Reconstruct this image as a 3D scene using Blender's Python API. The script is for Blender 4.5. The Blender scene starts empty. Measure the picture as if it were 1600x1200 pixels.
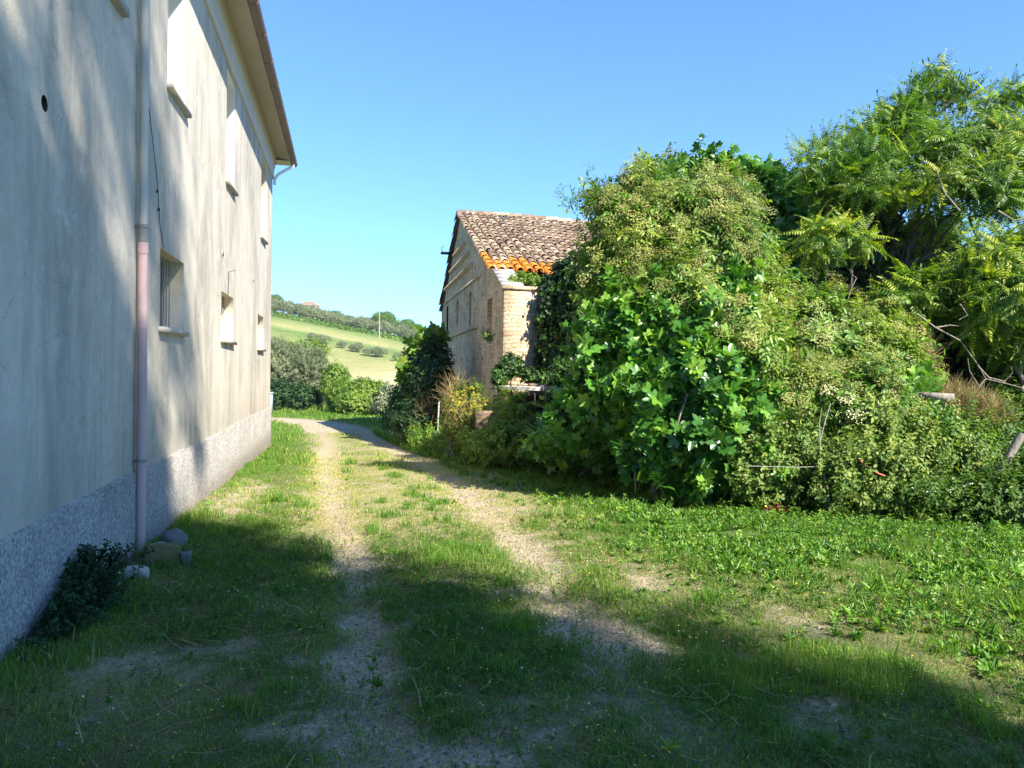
import bpy, math, random
import numpy as np
from mathutils import Vector, Matrix, geometry, noise as mnoise

rng = np.random.default_rng(7)
random.seed(7)
scn = bpy.context.scene
COL = scn.collection
PI = math.pi

# ------------------------------------------------------------------ camera
YAW, PITCH, ROLL, FPX = math.radians(12.2), math.radians(.86), math.radians(.9), 1200.0
CAM = np.array([0, 0, 1.6])
FW = np.array([math.sin(YAW)*math.cos(PITCH), math.cos(YAW)*math.cos(PITCH), -math.sin(PITCH)])
_r0 = np.array([math.cos(YAW), -math.sin(YAW), 0]); _u0 = np.cross(_r0, FW)
RT = _r0*math.cos(ROLL) + _u0*math.sin(ROLL)
UP = _u0*math.cos(ROLL) - _r0*math.sin(ROLL)
camd = bpy.data.cameras.new('camera'); cam = bpy.data.objects.new('camera', camd); COL.objects.link(cam)
camd.sensor_fit = 'HORIZONTAL'; camd.sensor_width = 36; camd.lens = 36*FPX/1600
camd.clip_start = .05; camd.clip_end = 3000
cam.matrix_world = Matrix(((RT[0], UP[0], -FW[0], CAM[0]), (RT[1], UP[1], -FW[1], CAM[1]), (RT[2], UP[2], -FW[2], CAM[2]), (0, 0, 0, 1)))
scn.camera = cam

def ray(px, py): return FW + (px-800)/FPX*RT + (600-py)/FPX*UP
def at(px, py, D): return CAM + ray(px, py)*D      # a point D metres ahead along that sight line

# ------------------------------------------------------------------ noise and terrain
def _hash(ix, iy, seed):
    n = (ix.astype(np.int64)*374761393 + iy.astype(np.int64)*668265263 + seed*974634777) & 0x7fffffff
    n = ((n ^ (n >> 13))*1274126177) & 0x7fffffff
    return ((n ^ (n >> 16)) & 0xffff)/65535.0
def vn(x, y, s, seed=0):
    x = np.asarray(x, float)/s; y = np.asarray(y, float)/s
    ix = np.floor(x); iy = np.floor(y); fx = x-ix; fy = y-iy
    fx = fx*fx*(3-2*fx); fy = fy*fy*(3-2*fy)
    a = _hash(ix, iy, seed); b = _hash(ix+1, iy, seed); c = _hash(ix, iy+1, seed); d = _hash(ix+1, iy+1, seed)
    return (a*(1-fx)+b*fx)*(1-fy) + (c*(1-fx)+d*fx)*fy
def fbm(x, y, s, seed=0): return vn(x, y, s, seed)*.5 + vn(x, y, s*.47, seed+1)*.3 + vn(x, y, s*.21, seed+2)*.2
def sst(a, b, x):
    t = np.clip((np.asarray(x, float)-a)/(b-a), 0, 1); return t*t*(3-2*t)
def terrain(x, y):
    x = np.asarray(x, float); y = np.asarray(y, float)
    z = np.interp(y, [-50, 5, 19, 35, 45, 90], [0, 0, -.27, -.47, -.6, -3.4])
    dep = x*math.sin(YAW)+y*math.cos(YAW); lat = x*math.cos(YAW)-y*math.sin(YAW)
    crest = np.clip(11.9+(-31-lat)*.185, 1.5, 34)
    s = sst(75, 250, dep)
    s = np.clip(s, 0, 1)
    h = (crest+3.4)*s
    h = h - np.clip(dep-245, 0, 900)*.16
    z = z + np.where(dep > 60, h, 0)
    z = z + (fbm(x, y, 1.1, 3)-.5)*.05*(np.abs(y) < 60)
    z = z + (fbm(x, y, 30, 9)-.5)*2.0*sst(60, 140, dep)
    return z
def ruts(x, y):
    xl = np.interp(y, [0, 3, 5.3, 7, 9.5, 18.5, 24, 28, 31, 34, 36.5, 38], [.2, .15, .1, .04, -.1, -.5, -.75, -1.1, -2.0, -4.5, -9, -30])
    xr = np.interp(y, [0, 3, 5, 6.8, 10.3, 15.4, 20.4, 25, 28, 31, 34, 36.5, 38], [1.5, 1.5, 1.5, 1.68, 1.75, 1.4, .95, .5, .0, -.9, -3, -7, -28])
    wl = np.interp(y, [0, 6, 12, 20, 30], [.30, .2, .24, .45, .75]); wr = np.interp(y, [0, 6, 12, 20, 30], [.34, .26, .3, .42, .75])
    a = np.exp(-((x-xl)/wl)**2); b = np.exp(-((x-xr)/wr)**2)
    far = sst(21, 26, y)*(x > xl-.4)*(x < xr+.4)
    return np.maximum(np.maximum(a, b), far)
PATCH = [(.02, 4.25, .30, .45), (.15, 5.0, .2, .4), (1.35, 4.8, .26, .5), (1.72, 4.35, .22, .4), (1.2, 5.6, .2, .35), (.45, 3.15, .5, .22), (-.25, 3.5, .22, .2), (1.0, 3.45, .3, .2),
         (-.9, 4.5, .5, .25), (.15, 7.0, .22, 1.1), (2.3, 3.2, .25, .3), (2.9, 4.4, .35, .3), (1.75, 6.9, .3, .9), (2.35, 5.6, .3, .5)]
def cover(x, y):
    """1 = full grass, 0 = bare gravel"""
    x = np.asarray(x, float); y = np.asarray(y, float)
    r = ruts(x, y); n = fbm(x, y, .55, 21); n2 = fbm(x, y, 1.7, 31)
    c = 1.05 - r*np.interp(y, [3, 5, 6.5, 8, 14, 20, 40], [.50, .52, .56, .58, .50, .7, 1.3]) - np.clip(n-.5, 0, 1)*.9 - np.clip(n2-.5, 0, 1)*.7*sst(9, 5, y)*(x < 3)
    wx_ = x+.34*(fbm(x, y, .35, 51)-.5)+.1*(vn(x, y, .09, 52)-.5); wy_ = y+.6*(fbm(x, y, .4, 53)-.5)+.12*(vn(x, y, .08, 54)-.5)
    for (cx, cy, rx, ry) in PATCH:
        c = c - (.10+.8*fbm(x, y, .3, 19))*np.exp(-(((wx_-cx)/rx)**2+((wy_-cy)/ry)**2))
    inner = (x > -.6)*(x < 2.6)*sst(25, 18, y)*sst(6, 9, y)
    c = c - inner*.28
    c = c - .6*np.exp(-(((x+1.35)/.45)**2+((y-10.6)/1.9)**2))
    c = c + (fbm(x, y, .14, 57)-.5)*.9*(np.abs(y) < 20)
    return np.clip(c, 0, 1)
def dryness(x, y):
    x = np.asarray(x, float); y = np.asarray(y, float)
    inner = (sst(-1.0, -.3, x)*sst(3.3, 2.2, x))*sst(7, 9, y)*sst(30, 22, y)
    d = .12 + inner*.55 + ruts(x, y)*.35*sst(6, 9, y) + (fbm(x, y, .8, 41)-.5)*.5 + .5*np.exp(-(((x+1.35)/.4)**2+((y-10.6)/2.0)**2))
    d = d + .55*np.exp(-(((x+1.1)/.6)**2+((y-4.1)/.5)**2)) + .3*np.exp(-((x-3.6+.4*(y-4.5))/.7)**2)*(y < 6.5)
    return np.clip(d, 0, 1)

# ------------------------------------------------------------------ objects helpers
def tag(o, label=None, cat=None, group=None, kind=None):
    if label: o['label'] = label
    if cat: o['category'] = cat
    if group: o['group'] = group
    if kind: o['kind'] = kind
    return o
def empty(name, loc=(0, 0, 0)):
    o = bpy.data.objects.new(name, None); COL.objects.link(o); o.location = loc; o.empty_display_size = .3
    return o
def link(name, me, parent=None):
    o = bpy.data.objects.new(name, me); COL.objects.link(o)
    if parent is not None:
        o.parent = parent; o.location = -Vector(parent.location)
    return o
class MB:
    """collects geometry in world coordinates, builds ONE mesh"""
    def __init__(s): s.v = []; s.f = []; s.n = 0; s.a = []; s.mi = []
    def add(s, v, f, val=None, mi=0):
        v = np.asarray(v, float).reshape(-1, 3); f = np.asarray(f, np.int64)
        s.v.append(v); s.f.append(f+s.n); s.n += len(v); s.mi.append(np.full(len(f), mi, np.int32))
        s.a.append(np.full(len(v), .5) if val is None else (np.full(len(v), float(val)) if np.isscalar(val) else np.asarray(val, float)))
    def box(s, c, h, rot=None, val=None, mi=0, jit=0):
        v = np.array([(x, y, z) for x in (-1, 1) for y in (-1, 1) for z in (-1, 1)], float)*np.array(h)
        if jit: v = v + rng.normal(0, jit, v.shape)
        if rot is not None: v = v @ np.array(rot).T
        s.add(v+np.array(c), [(0, 1, 3, 2), (4, 6, 7, 5), (0, 4, 5, 1), (2, 3, 7, 6), (0, 2, 6, 4), (1, 5, 7, 3)], val, mi)
    def tube(s, pts, rad, n=8, val=None, mi=0, caps=True):
        pts = np.asarray(pts, float); m = len(pts)
        rad = np.full(m, rad) if np.isscalar(rad) else np.asarray(rad)
        vs = []; t = np.gradient(pts, axis=0); ref = np.array([.13, .27, .95])
        if abs(t.mean(0)[2]) > .8*np.linalg.norm(t.mean(0)): ref = np.array([1., .1, 0])
        for i in range(m):
            d = t[i]/(np.linalg.norm(t[i])+1e-9); a = np.cross(d, ref); a /= np.linalg.norm(a)+1e-9; b = np.cross(d, a)
            for k in range(n):
                th = 2*PI*k/n; vs.append(pts[i]+rad[i]*(math.cos(th)*a+math.sin(th)*b))
        f = [(i*n+k, i*n+(k+1) % n, (i+1)*n+(k+1) % n, (i+1)*n+k) for i in range(m-1) for k in range(n)]
        s.add(vs, f, val, mi)
        if caps and n >= 4:
            for base in (0, (m-1)*n):
                ring = vs[base:base+n]; c = np.mean(ring, 0)
                s.add(list(ring)+[c], [(k, (k+1) % n, n) for k in range(n)], val, mi)
    def build(s, name, mat, parent=None, smooth=False):
        V = np.concatenate(s.v); me = bpy.data.meshes.new(name)
        loops = np.concatenate([f.ravel() for f in s.f]); tot = np.concatenate([np.full(len(f), f.shape[1]) for f in s.f])
        st = np.concatenate([[0], np.cumsum(tot)[:-1]])
        me.vertices.add(len(V)); me.vertices.foreach_set('co', V.ravel().astype(np.float32))
        me.loops.add(len(loops)); me.loops.foreach_set('vertex_index', loops.astype(np.int32))
        me.polygons.add(len(tot)); me.polygons.foreach_set('loop_start', st.astype(np.int32)); me.polygons.foreach_set('loop_total', tot.astype(np.int32))
        me.polygons.foreach_set('material_index', np.concatenate(s.mi))
        if smooth: me.polygons.foreach_set('use_smooth', np.ones(len(tot), bool))
        at_ = me.attributes.new('v', 'FLOAT', 'POINT'); at_.data.foreach_set('value', np.concatenate(s.a).astype(np.float32))
        for m in (mat if isinstance(mat, (list, tuple)) else [mat]): me.materials.append(m)
        me.update(); me.validate()
        return link(name, me, parent)

# ------------------------------------------------------------------ materials
def newmat(name):
    m = bpy.data.materials.new(name); m.use_nodes = True; nt = m.node_tree; nt.nodes.clear()
    return m, nt
def N(nt, t, **kw):
    n = nt.nodes.new(t)
    for k, v in kw.items():
        if k in n.inputs: n.inputs[k].default_value = v
        else: setattr(n, k, v)
    return n
def L(nt, a, b): nt.links.new(a, b)
def ramp(nt, fac, stops):
    r = nt.nodes.new('ShaderNodeValToRGB'); cr = r.color_ramp
    while len(cr.elements) < len(stops): cr.elements.new(.5)
    for e, (p, c) in zip(cr.elements, stops): e.position = p; e.color = (*c, 1) if len(c) == 3 else c
    if fac is not None: L(nt, fac, r.inputs[0])
    return r
def mix(nt, fac, a, b, mode='MIX'):
    m = nt.nodes.new('ShaderNodeMix'); m.data_type = 'RGBA'; m.blend_type = mode
    for s, v in ((0, fac), (6, a), (7, b)):
        if hasattr(v, 'is_output'): L(nt, v, m.inputs[s])
        else: m.inputs[s].default_value = v if s == 0 else (*v, 1)
    return m.outputs[2]
def noisetex(nt, scale, detail=4, rough=.55, vec=None, dist=0):
    n = N(nt, 'ShaderNodeTexNoise'); n.inputs['Scale'].default_value = scale; n.inputs['Detail'].default_value = detail
    n.inputs['Roughness'].default_value = rough; n.inputs['Distortion'].default_value = dist
    if vec is not None: L(nt, vec, n.inputs['Vector'])
    return n.outputs['Fac']
def coords(nt, scale=(1, 1, 1)):
    g = nt.nodes.new('ShaderNodeNewGeometry'); m = nt.nodes.new('ShaderNodeMapping'); m.inputs['Scale'].default_value = scale
    L(nt, g.outputs['Position'], m.inputs['Vector']); return m.outputs['Vector']
def finish(nt, col, rough=.8, bump=None, bs=.3, bd=.02, spec=.3, normal=None):
    p = N(nt, 'ShaderNodeBsdfPrincipled'); o = N(nt, 'ShaderNodeOutputMaterial')
    if hasattr(col, 'is_output'): L(nt, col, p.inputs['Base Color'])
    else: p.inputs['Base Color'].default_value = (*col, 1)
    if hasattr(rough, 'is_output'): L(nt, rough, p.inputs['Roughness'])
    else: p.inputs['Roughness'].default_value = rough
    p.inputs['Specular IOR Level'].default_value = spec
    if bump is not None:
        b = N(nt, 'ShaderNodeBump'); b.inputs['Strength'].default_value = bs; b.inputs['Distance'].default_value = bd
        L(nt, bump, b.inputs['Height']); L(nt, b.outputs[0], p.inputs['Normal'])
    L(nt, p.outputs[0], o.inputs[0]); return p

def leafmat(name, stops, trans=.35, rough=.45, spec=.35, tcol=1.35):
    m, nt = newmat(name)
    a = N(nt, 'ShaderNodeAttribute', attribute_name='v')
    r = ramp(nt, a.outputs['Fac'], stops)
    n = noisetex(nt, 1.3, 3)
    nr = ramp(nt, n, [(.3, (.72, .78, .78)), (.7, (1.25, 1.18, 1.1))])
    c = mix(nt, 1.0, r.outputs[0], nr.outputs[0], 'MULTIPLY')
    p = N(nt, 'ShaderNodeBsdfPrincipled'); L(nt, c, p.inputs['Base Color']); p.inputs['Roughness'].default_value = rough; p.inputs['Specular IOR Level'].default_value = spec
    t = N(nt, 'ShaderNodeBsdfTranslucent'); tc = mix(nt, 1.0, c, (tcol*1.15, tcol*1.25, tcol*.45), 'MULTIPLY'); L(nt, tc, t.inputs['Color'])
    mx = N(nt, 'ShaderNodeMixShader'); mx.inputs[0].default_value = trans; L(nt, p.outputs[0], mx.inputs[1]); L(nt, t.outputs[0], mx.inputs[2])
    o = N(nt, 'ShaderNodeOutputMaterial'); L(nt, mx.outputs[0], o.inputs[0])
    return m
def plain(name, col, rough=.7, var=.25, scale=8, bs=.25, spec=.3):
    m, nt = newmat(name); v = coords(nt)
    n = noisetex(nt, scale, 5, .6, v)
    c = mix(nt, n, tuple(x*(1-var) for x in col), tuple(min(1, x*(1+var)) for x in col))
    n2 = noisetex(nt, scale*7, 3, .6, v)
    finish(nt, c, rough, n2, bs, .01, spec); return m

M = {}
M['grass'] = leafmat('grass_blades', [(0, (.045, .12, .016)), (.35, (.10, .215, .028)), (.60, (.23, .32, .055)), (.8, (.36, .34, .11)), (1, (.52, .43, .21))], .35, .5, .25)
M['weed'] = leafmat('broadleaf_weed', [(0, (.055, .15, .018)), (.6, (.12, .26, .03)), (1, (.25, .36, .06))], .35, .4, .35)
M['fig'] = leafmat('fig_leaf', [(0, (.035, .12, .018)), (.5, (.085, .23, .03)), (1, (.22, .38, .05))], .25, .33, .5)
M['elder'] = leafmat('elder_leaf', [(0, (.05, .13, .016)), (.5, (.12, .235, .03)), (1, (.28, .36, .06))], .32, .42, .4)
M['umbel'] = leafmat('elder_umbel', [(0, (.18, .22, .05)), (.75, (.33, .33, .11)), (.9, (.38, .35, .14)), (1, (.46, .42, .20))], .25, .7, .1)
M['cream'] = leafmat('cream_blossom', [(0, (.62, .58, .36)), (1, (.78, .74, .52))], .25, .7, .1)
M['ail'] = leafmat('ailanthus_leaf', [(0, (.045, .12, .014)), (.5, (.14, .24, .022)), (.8, (.30, .38, .035)), (1, (.46, .46, .05))], .42, .42, .4)
M['ivy'] = leafmat('ivy_leaf', [(0, (.012, .038, .009)), (.7, (.028, .080, .012)), (1, (.07, .15, .02))], .18, .4, .4)
M['bramble'] = leafmat('bramble_leaf', [(0, (.055, .12, .018)), (.6, (.115, .20, .034)), (1, (.25, .30, .07))], .32, .5, .3)
M['olive'] = leafmat('olive_leaf', [(0, (.11, .14, .07)), (.6, (.21, .25, .14)), (1, (.34, .36, .23))], .2, .5, .3)
M['hedge'] = leafmat('hedge_leaf', [(0, (.06, .13, .02)), (.6, (.12, .23, .035)), (1, (.25, .33, .06))], .3, .5, .3)
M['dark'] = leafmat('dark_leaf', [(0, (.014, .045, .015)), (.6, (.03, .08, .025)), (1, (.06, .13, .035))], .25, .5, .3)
M['straw'] = leafmat('dry_stalk', [(0, (.17, .12, .05)), (.6, (.33, .25, .12)), (1, (.50, .40, .22))], .2, .7, .15, 1)
M['yellow'] = leafmat('yellow_petal', [(0, (.60, .52, .03)), (1, (.85, .78, .08))], .2, .6, .2, 1)
M['white_petal'] = leafmat('white_petal', [(0, (.6, .6, .5)), (1, (.8, .8, .7))], .2, .6, .2, 1)
M['rust'] = leafmat('russet_leaf', [(0, (.16, .05, .03)), (1, (.30, .13, .06))], .2, .6, .2, 1)

def barkmat(name, c0, c1):
    m, nt = newmat(name); v = coords(nt, (1, 1, .25)); n = noisetex(nt, 22, 5, .65, v, .6)
    c = ramp(nt, n, [(.3, c0), (.7, c1)]).outputs[0]; finish(nt, c, .9, n, .6, .02, .15); return m
M['bark'] = barkmat('bark_brown', (.05, .04, .03), (.16, .13, .10))
M['barkgrey'] = barkmat('bark_grey', (.13, .11, .09), (.34, .30, .25))
M['wood'] = barkmat('weathered_wood', (.16, .14, .11), (.36, .32, .26))

def plaster():
    m, nt = newmat('old_plaster')
    v = coords(nt); vs = coords(nt, (1, 1, .32))
    big = noisetex(nt, .55, 5, .6, v); streak = noisetex(nt, 3.2, 5, .62, vs, .4); fine = noisetex(nt, 11, 8, .78, v)
    base = mix(nt, big, (.50, .455, .38), (.62, .575, .49))
    st = ramp(nt, streak, [(.36, (.86, .86, .85)), (.62, (1.03, 1.02, 1.0))])
    c = mix(nt, .75, base, st.outputs[0], 'MULTIPLY')
    fi = ramp(nt, fine, [(.3, (.84, .84, .83)), (.7, (1.06, 1.05, 1.04))])
    c = mix(nt, .8, c, fi.outputs[0], 'MULTIPLY')
    # ochre rust-coloured runs
    oc = noisetex(nt, 1.1, 3, .5, coords(nt, (1, 1.6, .28)))
    of = ramp(nt, oc, [(.56, (0, 0, 0)), (.72, (1, 1, 1))])
    om = N(nt, 'ShaderNodeMath', operation='MULTIPLY'); L(nt, of.outputs[0], om.inputs[0]); om.inputs[1].default_value = .42
    c = mix(nt, om.outputs[0], c, (.52, .44, .27))
    # broad dark damp stains and pale abraded patches
    dv = noisetex(nt, .9, 5, .65, coords(nt, (1, 1, .3)), 1.2); df = ramp(nt, dv, [(.40, (.62, .64, .66)), (.56, (1, 1, 1))]); c = mix(nt, .75, c, df.outputs[0], 'MULTIPLY')
    pv = noisetex(nt, 2.6, 7, .78, v, .2); pf = ramp(nt, pv, [(.54, (0, 0, 0)), (.70, (.55, .55, .55))])
    c = mix(nt, pf.outputs[0], c, (.66, .63, .56))
    # hairline cracks and rain-splash dirt above the plinth
    ck = N(nt, 'ShaderNodeTexVoronoi', feature='DISTANCE_TO_EDGE'); ck.inputs['Scale'].default_value = .9
    wv = N(nt, 'ShaderNodeMixRGB', blend_type='LINEAR_LIGHT'); wv.inputs[0].default_value = .25; L(nt, v, wv.inputs[1]); wn3 = N(nt, 'ShaderNodeTexNoise'); wn3.inputs['Scale'].default_value = 3; wn3.inputs['Detail'].default_value = 6; L(nt, v, wn3.inputs['Vector']); L(nt, wn3.outputs['Color'], wv.inputs[2]); L(nt, wv.outputs[0], ck.inputs['Vector'])
    ckr = ramp(nt, ck.outputs['Distance'], [(0, (.5, .5, .5)), (.006, (1, 1, 1))]); c = mix(nt, .45, c, ckr.outputs[0], 'MULTIPLY')
    sx = N(nt, 'ShaderNodeSeparateXYZ'); L(nt, v, sx.inputs[0]); sm = N(nt, 'ShaderNodeMath', operation='MULTIPLY_ADD'); L(nt, pv, sm.inputs[0]); sm.inputs[1].default_value = -1.2; L(nt, sx.outputs[2], sm.inputs[2])
    sr = ramp(nt, sm.outputs[0], [(.05, (.70, .68, .64)), (.75, (1, 1, 1))]); c = mix(nt, .45, c, sr.outputs[0], 'MULTIPLY')
    # grey mould under the eaves and near the foot
    spots = noisetex(nt, 60, 2, .5, v)
    hs = N(nt, 'ShaderNodeMath', operation='ADD'); L(nt, spots, hs.inputs[0]); L(nt, streak, hs.inputs[1])
    finish(nt, c, .92, hs.outputs[0], .35, .012, .12); return m
M['plaster'] = plaster()
def pebble():
    m, nt = newmat('pebbledash'); v = coords(nt)
    vo = N(nt, 'ShaderNodeTexVoronoi'); vo.inputs['Scale'].default_value = 62; L(nt, v, vo.inputs['Vector'])
    sep = N(nt, 'ShaderNodeSeparateColor'); L(nt, vo.outputs['Color'], sep.inputs[0])
    c = ramp(nt, sep.outputs[0], [(0, (.22, .205, .18)), (.45, (.33, .31, .275)), (.8, (.40, .375, .335)), (1, (.50, .47, .42))])
    n = noisetex(nt, 1.6, 4, .6, v); nr = ramp(nt, n, [(.3, (.82, .82, .82)), (.7, (1.12, 1.1, 1.08))])
    cc = mix(nt, 1, c.outputs[0], nr.outputs[0], 'MULTIPLY')
    sx = N(nt, 'ShaderNodeSeparateXYZ'); L(nt, v, sx.inputs[0]); sm = N(nt, 'ShaderNodeMath', operation='MULTIPLY_ADD'); L(nt, n, sm.inputs[0]); sm.inputs[1].default_value = -.7; L(nt, sx.outputs[2], sm.inputs[2]); sa = N(nt, 'ShaderNodeMath', operation='ADD'); L(nt, sm.outputs[0], sa.inputs[0]); sa.inputs[1].default_value = .42; sr = ramp(nt, sa.outputs[0], [(0, (.55, .50, .42)), (.25, (1, 1, 1))]); cc = mix(nt, .7, cc, sr.outputs[0], 'MULTIPLY')
    inv = N(nt, 'ShaderNodeMath', operation='SUBTRACT'); inv.inputs[0].default_value = 1; L(nt, vo.outputs['Distance'], inv.inputs[1])
    finish(nt, cc, .9, inv.outputs[0], .8, .012, .2); return m
M['pebble'] = pebble()
def masonry(name, tone=1.0, dark=False):
    m, nt = newmat(name)
    tc = N(nt, 'ShaderNodeTexCoord'); uv = tc.outputs['UV']
    wob = N(nt, 'ShaderNodeTexNoise'); wob.inputs['Scale'].default_value = 2.5; L(nt, uv, wob.inputs['Vector'])
    add = N(nt, 'ShaderNodeMixRGB', blend_type='LINEAR_LIGHT'); add.inputs[0].default_value = .07; L(nt, uv, add.inputs[1]); L(nt, wob.outputs['Color'], add.inputs[2])
    b = N(nt, 'ShaderNodeTexBrick'); L(nt, add.outputs[0], b.inputs['Vector'])
    b.inputs['Scale'].default_value = 1; b.inputs['Brick Width'].default_value = .31; b.inputs['Row Height'].default_value = .088
    b.inputs['Mortar Size'].default_value = .014; b.inputs['Mortar Smooth'].default_value = .5; b.inputs['Bias'].default_value = -.1
    k = tone
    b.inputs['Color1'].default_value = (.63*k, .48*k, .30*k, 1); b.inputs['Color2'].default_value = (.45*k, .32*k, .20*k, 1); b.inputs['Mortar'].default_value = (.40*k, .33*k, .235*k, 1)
    big = noisetex(nt, .9, 5, .65, uv); br = ramp(nt, big, [(.3, (.78, .74, .68)), (.7, (1.18, 1.18, 1.18))])
    c = mix(nt, 1, b.outputs['Color'], br.outputs[0], 'MULTIPLY')
    pl = noisetex(nt, 1.7, 6, .7, uv, .5); pf = ramp(nt, pl, [(.44, (0, 0, 0)), (.60, (.85, .85, .85))])
    c = mix(nt, pf.outputs[0], c, (.64*k, .52*k, .35*k))
    ho = noisetex(nt, 15, 5, .75, uv); hf = ramp(nt, ho, [(.36, (.42, .38, .33)), (.5, (1, 1, 1))]); c = mix(nt, .8, c, hf.outputs[0], 'MULTIPLY')
    mo = noisetex(nt, 3.3, 4, .6, uv); mf = ramp(nt, mo, [(.62, (0, 0, 0)), (.75, (.5, .5, .5))]); c = mix(nt, mf.outputs[0], c, (.19*k, .16*k, .12*k))
    h = N(nt, 'ShaderNodeMath', operation='MULTIPLY_ADD'); L(nt, b.outputs['Fac'], h.inputs[0]); h.inputs[1].default_value = -.8; L(nt, ho, h.inputs[2])
    h2 = N(nt, 'ShaderNodeMath', operation='ADD'); L(nt, h.outputs[0], h2.inputs[0]); L(nt, pl, h2.inputs[1])
    finish(nt, c, .95, h2.outputs[0], .8, .03, .1); return m
M['masonry'] = masonry('old_brick'); M['masonry_shade'] = masonry('shaded_brick', .38)  # second is the same brick darkened, with shade put into its colour
def tiles(name, lichen):
    m, nt = newmat(name); v = coords(nt)
    a = N(nt, 'ShaderNodeAttribute', attribute_name='v')
    r = ramp(nt, a.outputs['Fac'], [(0, (.15, .11, .08)), (.35, (.25, .18, .13)), (.7, (.34, .26, .185)), (1, (.43, .35, .26))])
    n = noisetex(nt, 9, 5, .7, v); nr = ramp(nt, n, [(.3, (.55, .52, .5)), (.6, (1.12, 1.1, 1.08))]); c = mix(nt, .9, r.outputs[0], nr.outputs[0], 'MULTIPLY')
    n2 = noisetex(nt, 5, 5, .7, v); f = ramp(nt, n2, [(.25, (.35, .35, .35)), (.45, (1, 1, 1))] if lichen else [(.60, (0, 0, 0)), (.66, (.7, .7, .7))])
    c = mix(nt, f.outputs[0], c, (.52, .20, .03) if lichen else (.50, .47, .40))
    finish(nt, c, .9, n, .5, .01, .15); return m
M['tile'] = tiles('weathered_roof_tile', False); M['tile_orange'] = tiles('orange_lichened_tile', True)
M['concrete'] = plain('weathered_concrete', (.42, .40, .35), .9, .35, 6, .5)
M['stone'] = plain('grey_field_stone', (.17, .16, .145), .9, .4, 9, .7)
M['paleblock'] = plain('pale_block', (.42, .385, .33), .9, .2, 14, .6)
M['mossstone'] = plain('mossy_stone', (.15, .135, .055), .95, .4, 9, .8)
M['cream_paint'] = plain('cream_paint', (.66, .58, .42), .8, .1, 3, .1)
M['white_and_glare'] = plain('white_and_glare', (.80, .80, .79), .7, .03, 3, .05)
M['reveal'] = plain('reveal_plaster', (.64, .565, .43), .85, .1, 4, .2)
M['soffit'] = plain('soffit_paint', (.80, .72, .56), .85, .15, 2.5, .2)
M['fasciaw'] = plain('frieze_plaster', (.58, .55, .47), .85, .12, 3, .2)
M['gutter'] = plain('brown_gutter', (.17, .125, .10), .55, .2, 5, .1)
M['pipe'] = plain('mauve_pipe', (.50, .345, .33), .5, .1, 3, .05)
M['pipegrey'] = plain('grey_painted_pipe', (.47, .45, .40), .6, .12, 5, .1)
M['metal'] = plain('dull_metal', (.25, .24, .22), .5, .2, 10, .1)
M['black'] = plain('dark_plastic', (.02, .02, .022), .6, .2, 8, .1)
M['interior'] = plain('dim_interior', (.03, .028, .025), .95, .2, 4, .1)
M['glass'] = plain('dusty_glass', (.10, .115, .12), .15, .2, 3, .0, .5)
M['sillstone'] = plain('sill_stone', (.42, .385, .33), .9, .3, 18, .5)
M['greenpost'] = plain('green_paint', (.05, .14, .10), .6, .2, 9, .1)
M['rope'] = plain('pale_rope', (.60, .60, .58), .7, .2, 30, .2)
M['redwhite'] = plain('faded_red', (.40, .12, .08), .7, .2, 12, .1)
M['pinkwall'] = plain('pink_render', (.62, .42, .32), .9, .1, 1, .1)
M['soil'] = plain('red_brown_earth', (.12, .075, .055), .95, .35, 30, .8)
M['bin'] = plain('grey_plastic_bin', (.28, .31, .33), .5, .1, 4, .05)

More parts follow.
